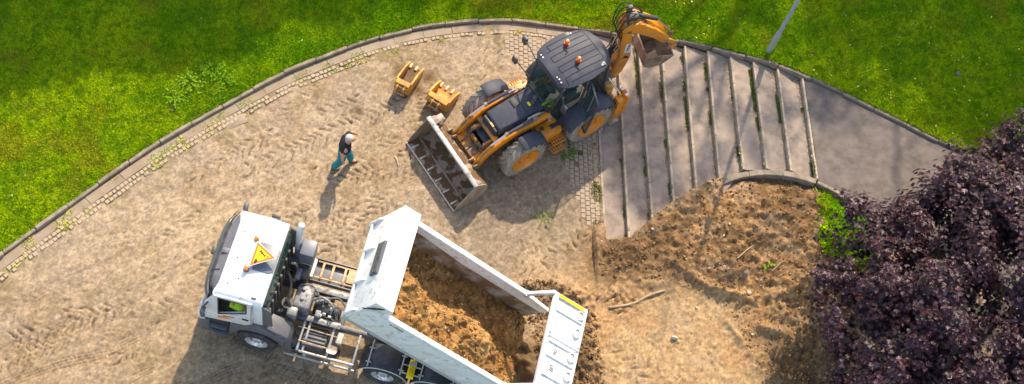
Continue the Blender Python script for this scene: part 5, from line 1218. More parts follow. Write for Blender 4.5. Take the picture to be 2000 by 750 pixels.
    prof_o = [(0, .52), (-.02, .20), (.10, .02), (.34, -.04), (.66, .06), (.84, .40), (.88, .52)]; prof_i = [(.85, .52), (.80, .40), (.63, .10), (.34, .0), (.13, .06), (.02, .22), (.035, .52)]
    bk2 = MB(bb); bk2.prism(prof_o + prof_i, 'y', -bw, bw); b2 = bk2.build('digging_bucket', mat('brown_bucket', (.30, .20, .135), .65, .1, var=.25, scale=7, dirt=(.16, .10, .06), dirt_amt=.4, dirt_scale=4), t, 0)
    for s in (1, -1): MB(bb).prism([(0, .53), (-.02, .20), (.10, .02), (.34, -.04), (.66, .06), (.84, .40), (.88, .53)], 'y', s * bw, s * (bw + .025)).build('bucket_cheek', mat('brown_bucket', (.3, .2, .13)), b2, .005)
    MB(bb).bar((.0, -bw - .02, .525), (.0, bw + .02, .525), .05, .05).build('bucket_lip', mat('brown_bucket', (.3, .2, .13)), b2, .01)
    for y in (-.18, .18): MB(bb).prism([(.86, .45), (1.02, .60), (.95, .85), (.80, .80), (.74, .50)], 'y', y - .02, y + .02).build('bucket_ear', 'orange_worn', b2, .008)
    return t
build_loader()
# sprig of leaves caught at the foot of the windscreen
def sprig():
    c = LM @ Vector((-1.02, .42, 1.83)); o = thing('leafy_sprig', 'bright green leafy twig caught beside the loader windscreen', 'twig', c)
    MB().tube([(-.14, -.05, 0), (.02, .0, .03), (.16, .06, .05)], [.008, .007, .004], 6).build('stem', 'bark', o)
    lm = leaf_mesh('leaf', .11, (.16, .34, .02))
    for k in range(16):
        shared('leaf', lm, o, (random.uniform(-.12, .16), random.uniform(-.08, .10), random.uniform(.02, .09)), (random.uniform(-.5, .5), random.uniform(-.5, .5), random.uniform(0, 6.3)), (random.uniform(.7, 1.2),) * 3)
def leaf_mesh(nm, size, col, matname=None):
    me = bpy.data.meshes.new(nm); s = size
    v = [(0, 0, 0), (.32 * s, -.36 * s, .03 * s), (.42 * s, -.12 * s, .0), (.72 * s, -.40 * s, -.04 * s), (.68 * s, -.10 * s, .02 * s), (1.0 * s, 0, -.06 * s), (.68 * s, .10 * s, .02 * s), (.72 * s, .40 * s, -.04 * s), (.42 * s, .12 * s, 0), (.32 * s, .36 * s, .03 * s)]
    me.from_pydata(v, [], [(0, 1, 2), (0, 2, 4), (2, 3, 4), (0, 4, 6), (4, 5, 6), (0, 6, 8), (6, 7, 8), (0, 8, 9)])
    me.materials.append(mat((matname or 'fresh_leaf') + '_%d' % int(col[0] * 1000), col, .7, var=.3, scale=20, spec=.1)); return me
sprig()

# ================================================================== SPARE BUCKETS
def spare_bucket(label, px_back, px_teeth, wd, ln, ht, teeth, clean, pitch=0.0):
    a = SW(px_back); b = SW(px_teeth); d = (b - a); yaw = math.atan2(d.y, d.x); z0 = max(soil_z(a.x + cos(yaw) * q - sin(yaw) * w_, a.y + sin(yaw) * q + cos(yaw) * w_) for q in (.1, .3, .5, .7, .9) for w_ in (-.2, -.1, 0, .1, .2)) - .012
    t = thing('digging_bucket', label, 'bucket', (a.x, a.y, z0), yaw, 'spare digging buckets lying in the yard')
    cp, sp = cos(pitch), sin(pitch)
    def X_(p): return (p[0] * cp - p[2] * sp, p[1], p[0] * sp + p[2] * cp)
    o = [(ln, .05), (ln * .95, .0), (.22, .0), (.06, .10), (.0, .28), (.02, ht * .8), (.12, ht)]; i = [(.15, ht - .01), (.05, ht * .78), (.035, .29), (.09, .125), (.24, .03), (ln * .95, .03)]
    h = wd / 2
    mb = MB(X_); mb.prism(o + i, 'y', -h, h); sh = mb.build('shell', 'bucketyellow' if clean else 'bucketin', t, 0)
    if not clean:
        mb = MB(X_); mb.prism([(.15, ht + .01), (.02, ht * .82), (-.012, .28), (.05, .09), (.22, -.012), (.3, -.012), (.22, .0), (.06, .10), (0, .28), (.02, ht * .8), (.12, ht)], 'y', -h, h); mb.build('back_skin', 'bucketyellow', t)
    for s in (1, -1):
        MB(X_).prism([(ln, .03), (.22, .0), (.06, .10), (.0, .28), (.02, ht * .8), (.12, ht), (.24, ht + .01), (ln * .62, ht * .86), (ln * .99, .24)], 'y', s * h, s * (h + .022)).build('cheek', 'bucketyellow', t, .005)
        MB(X_).bar((.14, s * (h + .011), ht + .012), (ln * .62, s * (h + .011), ht * .86), .05, .03).build('cheek_rim', 'bucketyellow', t, .008); MB(X_).bar((ln * .62, s * (h + .011), ht * .86), (ln * .99, s * (h + .011), .24), .05, .03).build('cheek_rim', 'bucketyellow', t, .008)
    MB(X_).box((.10, 0, ht - .01), (.16, wd, .06)).build('top_box', 'bucketyellow', t, .015)
    for k in range(teeth):
        y = -h + .03 + (wd - .06) * k / (teeth - 1)
        MB(X_).add([(ln - .08, y - .04, .0), (ln - .08, y + .04, .0), (ln - .08, y + .04, .08), (ln - .08, y - .04, .08), (ln + .10, y - .026, .03), (ln + .10, y + .026, .03), (ln + .10, y + .026, .055), (ln + .10, y - .026, .055)],
                   [(0, 1, 2, 3), (7, 6, 5, 4), (0, 4, 5, 1), (1, 5, 6, 2), (2, 6, 7, 3), (3, 7, 4, 0)]).build('tooth', mat('tooth_steel', (.46, .32, .17), .6, .2, var=.3, scale=14), t, .006)
    for y in (-.10, .10):
        MB(X_).prism([(.10, ht), (-.10, ht * .95), (-.20, ht * .62), (-.15, ht * .45), (-.0, ht * .5)], 'y', y - .018, y + .018).build('hinge_ear', 'bucketyellow', t, .008)
    for (x, z) in ((-.13, ht * .58), (-.03, ht * .88)): MB(X_).tube([(x, -.17, z), (x, .17, z)], .028, 12).build('hinge_pin', 'steel', t)
    return t
spare_bucket('narrow orange digging bucket with its open mouth full of dirt', (781, 187), (815, 133), .42, 1.0, .54, 3, False)
spare_bucket('wider orange digging bucket leaning beside the loader front tyre', (849, 214), (884, 170), .62, .78, .50, 4, True, rad(0))

# ================================================================== PERSON
def build_person():
    f0 = SW((656, 327)); f1 = SW((688, 325)); hip = (f0 + f1) / 2; hip.z = (f0.z + f1.z) / 2
    p = thing('person', 'person in black t-shirt and teal trousers striding with hand raised to face', 'person', (hip.x - .07, hip.y + .03, hip.z)); p.scale = (1.06, 1.14, .97)
    yaw = rad(4)
    Rz_ = Matrix.Rotation(yaw, 3, 'Z')
    # local: x forward (image right), y left (image up)
    J = {'pel': (0, 0, .96), 'bel': (.03, 0, 1.10), 'chest': (.08, 0, 1.30), 'neckb': (.11, 0, 1.46), 'neck': (.13, 0, 1.53), 'head': (.15, -.01, 1.62), 'crown': (.14, -.01, 1.71),
         'shL': (.10, .20, 1.42), 'elL': (.24, .34, 1.22), 'wrL': (.36, .18, 1.44), 'haL': (.37, .12, 1.52),
         'shR': (.08, -.20, 1.42), 'elR': (-.05, -.30, 1.18), 'wrR': (-.02, -.30, .94), 'haR': (.01, -.29, .86),
         'hpL': (.01, .10, .92), 'knL': (.18, .10, .52), 'anL': (.24, .10, .10), 'hpR': (-.01, -.10, .92), 'knR': (-.05, -.11, .52), 'anR': (-.24, -.10, .13)}
    def skin(nm, chain, m, par, sub=2, root=None):
        """chain: list of (key, parent key or None, position, radius)"""
        keys = {}; vs = []; es = []; rs = []
        for k, pk, co, r in chain:
            keys[k] = len(vs); vs.append(tuple(Rz_ @ Vector(co))); rs.append(r if isinstance(r, tuple) else (r, r))
            if pk is not None: es.append((keys[pk], keys[k]))
        me = bpy.data.meshes.new(nm); me.from_pydata(vs, es, []); o = bpy.data.objects.new(nm, me); lnk(o, par)
        o.modifiers.new('Skin', 'SKIN'); 
        if not me.skin_vertices: me.skin_vertices.new() if hasattr(me.skin_vertices, 'new') else None
        bm = bmesh.new(); bm.from_mesh(me); L_ = bm.verts.layers.skin.verify(); bm.verts.ensure_lookup_table()
        for i, v in enumerate(bm.verts): v[L_].radius = rs[i]; v[L_].use_root = (i == 0)
        bm.to_mesh(me); bm.free()
        s = o.modifiers.new('Sub', 'SUBSURF'); s.levels = sub; s.render_levels = sub
        me.materials.append(MT(m)); 
        for mo in o.modifiers:
            if mo.type == 'SKIN': mo.use_smooth_shade = True
        return o
    def at(k, dx=0, dy=0, dz=0): q = J[k]; return (q[0] + dx, q[1] + dy, q[2] + dz)
    ch = [('pel', None, J['pel'], (.15, .11)), ('bel', 'pel', J['bel'], (.14, .11)), ('chest', 'bel', J['chest'], (.155, .12)), ('neckb', 'chest', J['neckb'], .075), ('neck', 'neckb', J['neck'], .055), ('head', 'neck', J['head'], (.085, .10)), ('crown', 'head', J['crown'], (.07, .08))]
    for s in 'LR':
        ch += [('sh' + s, 'chest', J['sh' + s], .065), ('el' + s, 'sh' + s, J['el' + s], .045), ('wr' + s, 'el' + s, J['wr' + s], .030), ('ha' + s, 'wr' + s, J['ha' + s], (.038, .018))]
        hp, kn, an = 'hp' + s, 'kn' + s, 'an' + s
        ch += [(hp, 'pel', J[hp], .09), (kn, hp, J[kn], .06), (an, kn, J[an], .045), ('toe' + s, an, at(an, .15, 0, -.05), .035)]
        d = (Vector(J['ha' + s]) - Vector(J['wr' + s])).normalized(); sd = d.cross(Vector((1, 0, .2))).normalized(); up = d.cross(sd)
        for k in range(4):
            b_ = Vector(J['ha' + s]) + sd * (k - 1.5) * .019; l = (.055, .068, .063, .048)[k]
            ch += [('f%d%s' % (k, s), 'ha' + s, tuple(b_ + d * .035), .0095), ('g%d%s' % (k, s), 'f%d%s' % (k, s), tuple(b_ + d * (.035 + l) + up * .018), .008)]
        b_ = Vector(J['wr' + s]) + d * .03 + sd * .030; ch += [('t0' + s, 'wr' + s, tuple(b_ + sd * .012), .011), ('t1' + s, 't0' + s, tuple(b_ + sd * .028 + d * .045 + up * .015), .009)]
    body = skin('body', ch, 'skin', p)
    e = 0.018
    skin('t_shirt', [('pel', None, at('pel', .01, 0, .08), (.20, .16)), ('bel', 'pel', at('bel', 0, 0, .04), (.205, .175)), ('chest', 'bel', J['chest'], (.215, .165)), ('nb', 'chest', at('neckb', 0, 0, -.01), .085),
                     ('shL', 'chest', J['shL'], .085), ('mL', 'shL', tuple(Vector(J['shL']).lerp(Vector(J['elL']), .62)), .066), ('shR', 'chest', J['shR'], .085), ('mR', 'shR', tuple(Vector(J['shR']).lerp(Vector(J['elR']), .62)), .066)], 'tshirt', p)
    skin('trousers', [('pel', None, at('pel', 0, 0, -.01), (.20, .165)), ('waist', 'pel', at('pel', .01, 0, .09), (.18, .15)), ('hpL', 'pel', J['hpL'], .135), ('knL', 'hpL', J['knL'], .108), ('anL', 'knL', at('anL', 0, 0, .03), .088),
                      ('hpR', 'pel', J['hpR'], .135), ('knR', 'hpR', J['knR'], .108), ('anR', 'knR', at('anR', 0, 0, .03), .088)], 'teal', p)
    for s, tip in (('L', -.05), ('R', -.06)):
        q = J['an' + s]; b = skin('shoe', [('h', None, (q[0] - .05, q[1], q[2] - .06), .05), ('m', 'h', (q[0] + .07, q[1], q[2] - .065), .048), ('t', 'm', (q[0] + .19, q[1], q[2] - .07), .040)], 'shoe', p)
    hr = MB(); R_ = Rz_
    c = Rz_ @ Vector((.14, -.01, 1.672)); hr.ell(c - Vector((.012, 0, .004)), (.108, .096, .092), 18, 12); 
    h = hr.build('hair', 'hair', p, 0, ang=3)
    nose = Rz_ @ Vector((.285, -.01, 1.625)); MB().ell(nose, (.025, .014, .018), 8, 6).build('nose', 'skin', p, ang=3)
    for y in (-.105, .085): MB().ell(Rz_ @ Vector((.155, y, 1.63)), (.028, .012, .034), 8, 6).build('ear', 'skin', p, ang=3)
    for y in (-.045, .03): MB().ell(Rz_ @ Vector((.262, y, 1.648)), (.008, .012, .008), 6, 5).build('eye', 'black', p, ang=3)
    MB().ell(Rz_ @ Vector((.268, -.01, 1.588)), (.008, .024, .006), 6, 5).build('mouth', mat('lips', (.4, .12, .1), .5, var=0), p, ang=3)
    MB().ell(Rz_ @ Vector((.19, -.01, 1.62)), (.088, .078, .10), 14, 10).build('face', 'skin', p, ang=3)
build_person()

# ================================================================== LAMP POST
def lamp_post():
    b = Wr((1502, 99), 0.12)
    t = thing('lamp_post', 'tall grey metal lamp post standing in grass behind the steps', 'lamp post', (b.x, b.y, b.z))
    MB().lathe([(.085, -.3), (.085, .9), (.075, .95), (.062, 1.0), (.045, 6.0)], (0, 0, 0), (0, 0, 1), 20).build('pole', 'post', t)
    MB().box((-.0, -.083, .55), (.09, .012, .35)).build('access_door', 'post', t, .006)
    MB().tube([(0, 0, 5.9), (.1, 0, 6.2), (.5, 0, 6.4), (1.0, 0, 6.45)], [.045, .04, .035, .03], 12).build('arm', 'post', t)
    hd = MB(); hd.box((1.25, 0, 6.45), (.60, .24, .10)); h = hd.build('lamp_head', 'post', t, .04)
    MB().box((1.28, 0, 6.395), (.42, .18, .02)).build('lens', glass('lamp_lens', (.6, .6, .6), 1.0), h)
lamp_post()

# ================================================================== TREES
def leaves_np(P, Nrm, size, shape, r_):
    """leaf cards: P centres, Nrm normals; shape list of 2D points (fan)"""
    n = len(P); a = r_.uniform(0, 2 * pi, n); ref = np.tile(np.array([0., 0., 1.]), (n, 1)); ref[np.abs(Nrm[:, 2]) > .95] = (1, 0, 0)
    u = np.cross(ref, Nrm); u /= np.linalg.norm(u, axis=1)[:, None]; v = np.cross(Nrm, u)
    uu = u * np.cos(a)[:, None] + v * np.sin(a)[:, None]; vv = -u * np.sin(a)[:, None] + v * np.cos(a)[:, None]
    sh = np.array(shape); k = len(sh); s = (size * r_.uniform(.6, 1.25, n))[:, None, None]
    V = P[:, None, :] + s * (sh[None, :, 0:1] * uu[:, None, :] + sh[None, :, 1:2] * vv[:, None, :] + sh[None, :, 2:3] * Nrm[:, None, :])
    return V.reshape(-1, 3), k
MAPLE = [(0, 0, 0), (.10, -.30, .02), (.34, -.46, -.05), (.36, -.16, .03), (.60, -.36, -.04), (.56, -.10, .03), (.92, 0, -.12), (.56, .10, .03), (.60, .36, -.04), (.36, .16, .03), (.34, .46, -.05), (.10, .30, .02)]
def limb_pts(a, b, r_, wob=.12, n=6):
    a, b = Vector(a), Vector(b); L_ = (b - a).length; return [a.lerp(b, k / n) + Vector(r_.normal(0, wob * L_ * .12, 3)) * (0 < k < n) for k in range(n + 1)]
def purple_tree():
    r_ = np.random.default_rng(21)
    base = W((1800, 780)); base.z = soil_z(base.x, base.y) - .05
    t = thing('purple_maple_tree', 'large dark purple leaved tree at the right of the dirt', 'tree', tuple(base))
    # crown lobes: (pixel, height above ground, radius)
    lobes = [((1672, 447), 1.7, .85), ((1735, 490), 2.3, 1.05), ((1640, 560), 1.6, .80), ((1660, 640), 1.8, .85), ((1710, 720), 2.2, 1.1), ((1835, 412), 2.8, .95), ((1770, 560), 3.2, 1.3), ((1760, 660), 3.2, 1.4),
             ((1890, 362), 3.3, 1.0), ((1890, 470), 3.8, 1.4), ((1860, 600), 4.0, 1.5), ((1965, 328), 3.2, 1.0), ((2020, 315), 3.6, 1.1), ((1985, 400), 4.2, 1.4), ((1980, 540), 4.6, 1.6), ((1900, 720), 4.0, 1.6), ((2060, 680), 4.4, 1.7), ((2080, 480), 4.2, 1.7), ((1780, 790), 3.0, 1.5), ((2000, 820), 3.8, 1.6), ((2150, 365), 3.8, 1.4), ((1720, 600), 2.4, 1.1), ((2180, 600), 4, 1.8), ((1880, 445), 2.6, 1.2), ((1800, 470), 2.4, 1.1), ((1930, 600), 3.2, 1.4), ((1960, 690), 3.4, 1.4), ((1660, 780), 1.6, .8)]
    C_ = []; 
    for px, z, r in lobes: c = G(px, z + base.z); C_.append((np.array(c), r))
    # trunk and limbs
    tr = MB(); tr.tube([(0, 0, -.1), (.02, .03, .5), (.0, .05, 1.1), (.05, .1, 1.6)], [.22, .17, .15, .13], 14); tr.build('trunk', 'bark', t)
    for c, r in C_:
        e = Vector(c) - base; pts = limb_pts((.03, .07, 1.2), e, r_); MB().tube([tuple(q) for q in pts], [.075 * (1 - .8 * k / (len(pts) - 1)) for k in range(len(pts))], 7).build('limb', 'bark', t)
    Ps = []; Ns = []; Cs = []
    for c, r in C_:
        ncl = int(105 * r * r)                       # leaf clusters on and inside the lobe
        d = r_.normal(0, 1, (ncl, 3)); d /= np.linalg.norm(d, axis=1)[:, None]; d[:, 2] = np.where(d[:, 2] < -.35, -d[:, 2], d[:, 2])
        rr = r * (r_.uniform(.35, 1.0, ncl) ** .45) * (1 + .40 * (fbm(d[:, 0] * 3 + c[0], d[:, 1] * 3 + c[1] + d[:, 2] * 2, 1.4, 2, 5) - .5) * 2)
        cc = c + d * rr[:, None] * np.array([1, 1, .82]); outer = (rr / r)
        spray = r_.random(ncl) < .06; cc[spray] += d[spray] * r_.uniform(.1, .35, spray.sum())[:, None]
        gap = fbm(cc[:, 0] + cc[:, 2] * .5, cc[:, 1] - cc[:, 2] * .4, 1.5, 3, 66)
        for i in range(ncl):
            if gap[i] < .47 and outer[i] > .62: continue
            m = r_.integers(10, 20); off = r_.normal(0, 1, (m, 3)) * np.array([.15, .15, .07]); P = cc[i] + off
            nr = d[i] * .5 + np.array([0, 0, .8]) + off * np.array([3.2, 3.2, 0]) + r_.normal(0, .22, (m, 3)); nr /= np.linalg.norm(nr, axis=1)[:, None]
            Ps.append(P); Ns.append(nr); tone = r_.uniform(.7, 1.3); Cs.append(np.full(m, tone))
    P = np.concatenate(Ps) - np.array(base); N_ = np.concatenate(Ns); tn = np.concatenate(Cs); n = len(P)
    V, k = leaves_np(P, N_, np.full(n, .155), MAPLE, r_)
    F = (np.arange(n) * k)[:, None, None] + np.array([(0, i, i + 1) for i in range(1, k - 1)])[None]
    col = np.array([.029, .008, .015])[None] * tn[:, None] * r_.uniform(.5, 1.7, (n, 1)); redd = r_.random(n) < .22; col[redd] = np.array([.05, .010, .013]) * r_.uniform(.6, 1.3, (redd.sum(), 1))
    glint = r_.random(n) < .08; col[glint] = np.array([.125, .065, .090]) * r_.uniform(.5, 1.5, (glint.sum(), 1))  # random leaves coloured pale lilac as painted highlights on the crown
    lm_ = mat('purple_leaf', (.05, .02, .035), .44, var=0, attr='Col', spec=.34)
    me = mesh_np('crown', V, F.reshape(-1, 3), lm_, np.repeat(col, k, 0)); tag(lnk(bpy.data.objects.new('crown', me), t), kind='stuff')
    return n
NL = purple_tree()
# trees just outside the frame, whose shade lies on the lawn and steps
OV = [(0, 0, 0), (.3, -.26, .03), (.7, -.2, 0), (1, 0, -.06), (.7, .2, 0), (.3, .26, .03)]
def green_crown(seed, R, H, dens, hole):
    r_ = np.random.default_rng(seed); n = int(dens); d = r_.normal(0, 1, (n, 3)); d /= np.linalg.norm(d, axis=1)[:, None]
    rr = r_.uniform(.15, 1, n) ** .45; P = d * rr[:, None] * np.array([R, R, H * .5])
    lob = fbm(P[:, 0] * 1.0 + P[:, 2] * .7, P[:, 1] * 1.0 - P[:, 2] * .4, .75, 3, seed); k = lob > hole; P = P[k]; d = d[k]; n = len(P)
    N_ = d * .4 + np.array([0, 0, .8]) + r_.normal(0, .4, (n, 3)); N_ /= np.linalg.norm(N_, axis=1)[:, None]
    V, kk = leaves_np(P, N_, np.full(n, .30), OV, r_); F = (np.arange(n) * kk)[:, None, None] + np.array([(0, i, i + 1) for i in range(1, kk - 1)])[None]
    col = np.array([.07, .13, .018])[None] * r_.uniform(.6, 1.4, (n, 1))
    return mesh_np('crown', V, F.reshape(-1, 3), mat('green_leaf', (.06, .12, .02), .5, var=0, attr='Col'), np.repeat(col, kk, 0))
CR1 = green_crown(4, 3.8, 5.5, 30000, .30); CR2 = green_crown(9, 3.4, 5.0, 16000, .46); CR3 = green_crown(15, 3.2, 5.0, 7000, .58)
tmb = MB(); tmb.tube([(0, 0, -.2), (.03, .02, 2.0), (.0, .06, 4.0), (.05, 0, 6.5)], [.26, .2, .16, .06], 12); TRM = tmb.mesh('trunk'); TRM.materials.append(MT('bark'))
lb = MB(); r0 = np.random.default_rng(3)
for k in range(9):
    a = k * 2.4; lb.tube([tuple(q) for q in limb_pts((0, .03, 3.0 + .3 * k), (2.4 * cos(a), 2.4 * sin(a), 5.0 + .35 * k), r0)], [.07, .06, .05, .04, .03, .02, .012], 6)
LBM = lb.mesh('limbs'); LBM.materials.append(MT('bark'))
def shade_tree(px_shadow, h, cr, scl, rz, label, zs=1.0):
    """tree placed so that the shade of a crown centred h metres up falls on the pixel"""
    g = W(px_shadow); k = h / math.tan(SUN_EL); x = g.x - cos(SHADOW_AZ) * k; y = g.y - sin(SHADOW_AZ) * k
    z = float(lawn_z(np.array([x]), np.array([y]), np.array([5.0]))[0])
    t = thing('leafy_tree', label, 'tree', (x, y, z), rz, 'green trees around the lawn'); f = h / 6.6
    shared('trunk', TRM, t, scl=(f * .6, f * .6, f)); shared('limbs', LBM, t, scl=(f * .8, f * .8, f))
    c = shared('crown', cr, t, (0, 0, h), scl=(scl, scl, scl * zs)); tag(c, kind='stuff')
for k, (px, h, cr, sc_, rz, zs) in enumerate(SHADE := [((30, -70), 12.0, CR1, 1.1, .3, .6), ((330, -110), 12.5, CR1, 1.1, 2.1, .6), ((640, -140), 12.5, CR2, .95, 4.0, .6), ((900, -150), 13, CR2, .95, 1.0, .6),
                                     ((1790, 30), 13, CR2, 1.0, 5.0, .5), ((2010, 120), 13, CR1, .9, 3.0, .5), ((1690, 120), 16.0, CR3, .75, .7, .35), ((1380, 190), 17.0, CR3, .8, 2.7, .35)]):
    shade_tree(px, h, cr, sc_, rz, ['leafy green tree beyond the top left lawn', 'second leafy green tree beyond the top left lawn', 'leafy tree beyond the lawn above the left kerb', 'leafy tree beyond the lawn behind the spare buckets',
                                'leafy tree beyond the lawn right of the lamp post', 'leafy tree beyond the far right lawn', 'tall tree dappling the lawn above the asphalt path', 'tall slender tree behind the steps'][k], zs)

# ================================================================== SMALL THINGS
def weed(px, label, n, size, spread, tone=(.07, .17, .025), lawn_=True):
    g = W(px); z = float(lz(np.array([g.x]), np.array([g.y]))[0]) if lawn_ else soil_z(g.x, g.y)
    t = thing('weed_plant', label, 'weed', (g.x, g.y, z), random.uniform(0, 6), 'leafy weeds'); mb = MB(); lm = leaf_mesh('leaf', size, tone, 'weed_leaf')
    st = MB()
    for k in range(n):
        a = random.uniform(0, 6.28); r = spread * random.random() ** .6; h = random.uniform(.08, .32) * size / .16
        st.tube([(0.02 * cos(a), 0.02 * sin(a), -.02), (r * .6 * cos(a), r * .6 * sin(a), h * .8), (r * cos(a), r * sin(a), h)], [.006, .005, .003], 5)
        for j in range(2):
            shared('leaf', lm, t, (r * cos(a) * (1 - .35 * j), r * sin(a) * (1 - .35 * j), h * (1 - .1 * j)), (random.uniform(-.35, .35), random.uniform(-.15, .4), a + random.uniform(-.8, .8)), (random.uniform(.7, 1.3),) * 3)
    st.build('stem', mat('weed_stem', (.12, .22, .006), .8, var=.1, spec=.1), t)
weed((410, 140), 'tall leafy weed at the shaded edge of the lawn patch', 50, .07, .40, (.11, .24, .006))
weed((372, 165), 'pale leafy weed growing midway in the lawn patch', 46, .07, .42, (.16, .30, .012))
weed((345, 195), 'pale low weed just above the dark hole in lawn', 32, .065, .34, (.17, .31, .015))
weed((435, 165), 'dark leafy weed nearest the kerb in the lawn patch', 50, .07, .40, (.10, .22, .005))
weed((1330, 528 - 170), 'tiny weed at the soil edge below the steps', 6, .07, .1, (.09, .18, .03), False)
weed((1497, 520), 'small green weed on the dug soil near the tree', 8, .09, .16, (.16, .20, .04), False)
weed((1060, 425), 'low green weeds in packed dirt in front of loader wheel', 14, .06, .30, (.10, .13, .03), False)
weed((1108, 300), 'grassy weeds at the edge of the block paving', 16, .09, .25, (.08, .15, .02), False)
# dark drain hole in the lawn
def drain():
    g = W((337, 217)); z = float(lz(np.array([g.x]), np.array([g.y]))[0]); t = thing('drain_hole', 'small dark drain hole in the sunlit lawn near the kerb', 'drain', (g.x, g.y, z))
    MB().lathe([(.075, -.3), (.075, .035), (.085, .035), (.085, -.3)], (0, 0, 0), (0, 0, 1), 18).build('pipe_rim', 'black', t)
    MB().lathe([(.09, -.22), (.09, -.02), (0, -.02)], (0, 0, 0), (0, 0, 1), 14).build('drain_cover', 'black', t)
drain()
g = W((1867, 150)); z_ = float(lz(np.array([g.x]), np.array([g.y]))[0]); mh = MB().lathe([(.08, -.02), (.08, .04), (.06, .05), (0, .055)], (0, 0, 0), (0, 0, 1), 14).build('manhole', 'bark', None); mh.location = (g.x, g.y, z_)
tag(mh, 'small dark round cap in the shaded lawn at right', 'drain cap')
# branch lying on the sand
bp_ = [SW(p) + Vector((0, 0, .03)) for p in [(1190, 601), (1215, 598), (1240, 592), (1262, 580), (1280, 573), (1298, 568)]]
br = MB().tube([tuple(q - bp_[0]) for q in spline(bp_, .08)], .034, 8).build('branch', mat('stick', (.40, .28, .16), .85, var=.3, scale=10), None); br.location = bp_[0]
tag(br, 'long crooked bare branch lying on the sandy soil', 'branch')
for k, (a, b, lab) in enumerate((((1440, 505), (1470, 480), 'thin dry stick lying on the dug soil'), ((770, 305), (778, 325), 'short pale straw on the dirt near loader bucket'), ((1508, 530), (1530, 510), 'thin dry twig beside the small green weed'))):
    A, B = SW(a) + Vector((0, 0, .03)), SW(b) + Vector((0, 0, .04)); o = MB().tube([(0, 0, 0), tuple((B - A) * .5 + Vector((.02, .03, .02))), tuple(B - A)], [.012, .012, .008], 6).build('stick', mat('straw', (.55, .42, .24), .85, var=.2), None); o.location = A; tag(o, lab, 'stick')
# stones
def stone_mesh(seed):
    r_ = np.random.default_rng(seed); bm = bmesh.new(); bmesh.ops.create_icosphere(bm, subdivisions=2, radius=1.0)
    for pl in range(7):
        n = Vector(r_.normal(0, 1, 3)).normalized(); d = r_.uniform(.55, .85)
        for v in bm.verts:
            e = v.co.dot(n) - d
            if e > 0: v.co -= n * e
    me = bpy.data.meshes.new('stone'); bm.to_mesh(me); bm.free(); me.materials.append(MT('stone')); return me
SMs = [stone_mesh(i) for i in range(4)]
for k, (px, r, lab) in enumerate((((1457, 532), .085, 'flat pale square stone on the dug soil ridge'), ((1415, 522), .065, 'pale rounded stone left of the flat square stone'), ((1422, 525), .05, 'small pale stone between two paler stones'),
                                  ((1317, 660), .10, 'large pale stone half buried in the sandy soil'), ((1325, 668), .07, 'smaller stone touching the half buried pale stone'), ((1275, 447), .06, 'white stone by the soil edge below the steps'),
                                  ((1425, 437), .05, 'white stone high on the dug brown soil'), ((1414, 460), .05, 'pale stone lower on the dug brown soil'), ((1385, 525), .06, 'pale stone left on the pushed up ridge'), ((1463, 572), .08, 'broad pale stone at the foot of the ridge'),
                                  ((1360, 600), .05, 'pale pebble on open sandy soil'), ((1400, 617), .06, 'pale flat pebble in the middle of sandy soil'), ((1470, 653), .045, 'pale pebble near the tree shadow'), ((700, 345), .04, 'small pale stone on the dirt below the person'))):
    p = SW(px); o = shared('stone', SMs[k % 4], None, (p.x, p.y, p.z + r * .12), (random.uniform(0, 6), random.uniform(-.2, .2), random.uniform(0, 6)), (r, r * random.uniform(.7, 1), r * .6)); tag(o, lab, 'stone', 'loose stones')
# gravel, straw and clods too small to count: one mesh per kind
def scatter(nm, label, cat, polys, n, r0, r1, colf, m, seed, zf=blade_z, flat=.6):
    r_ = np.random.default_rng(seed); Ps = []
    for poly in polys:
        P = xy([W(p) for p in poly]); xs = [p[0] for p in P]; ys = [p[1] for p in P]; x = r_.uniform(min(xs), max(xs), n); y = r_.uniform(min(ys), max(ys), n); k = inside(P, x, y); Ps.append(np.stack([x[k], y[k]], 1))
    P = np.concatenate(Ps); n = len(P); z = zf(P[:, 0], P[:, 1]); r = r0 + (r1 - r0) * r_.random(n) ** 2.5
    dirs = np.array([(1, 0, 0), (-1, 0, 0), (0, 1, 0), (0, -1, 0), (0, 0, 1), (0, 0, -1)], float)
    V = dirs[None] * r[:, None, None] * r_.uniform(.55, 1.2, (n, 6, 1)); V[:, :, 2] *= flat; V += r_.normal(0, .18, V.shape) * r[:, None, None]; a = r_.uniform(0, 6.3, n); ca_, sa_ = np.cos(a)[:, None], np.sin(a)[:, None]
    x_, y_ = V[:, :, 0].copy(), V[:, :, 1].copy(); V[:, :, 0] = x_ * ca_ - y_ * sa_; V[:, :, 1] = x_ * sa_ + y_ * ca_
    V[:, :, 0] += P[:, 0:1]; V[:, :, 1] += P[:, 1:2]; V[:, :, 2] += (z + r * .15)[:, None]
    tri = np.array([(0, 2, 4), (2, 1, 4), (1, 3, 4), (3, 0, 4), (2, 0, 5), (1, 2, 5), (3, 1, 5), (0, 3, 5)]); F = (np.arange(n) * 6)[:, None, None] + tri[None]
    c = colf(r_, n); o = lnk(bpy.data.objects.new(nm, mesh_np(nm, V.reshape(-1, 3), F.reshape(-1, 3), m, np.repeat(c, 6, 0)))); tag(o, label, cat, kind='stuff')
def pal(cols, lo=.7, hi=1.3):
    cols = np.array(cols); return lambda r_, n: cols[r_.integers(0, len(cols), n)] * r_.uniform(lo, hi, (n, 1))
clod_m = mat('clod', (.3, .2, .1), .95, var=.2, scale=20, attr='Col', spec=.1)
scatter('soil_clods', 'crumbly brown clods scattered over the dug soil', 'soil', [MP], 7000, .010, .055, pal([(.19, .10, .042), (.24, .135, .06), (.15, .08, .034), (.29, .18, .09)]), clod_m, 3)
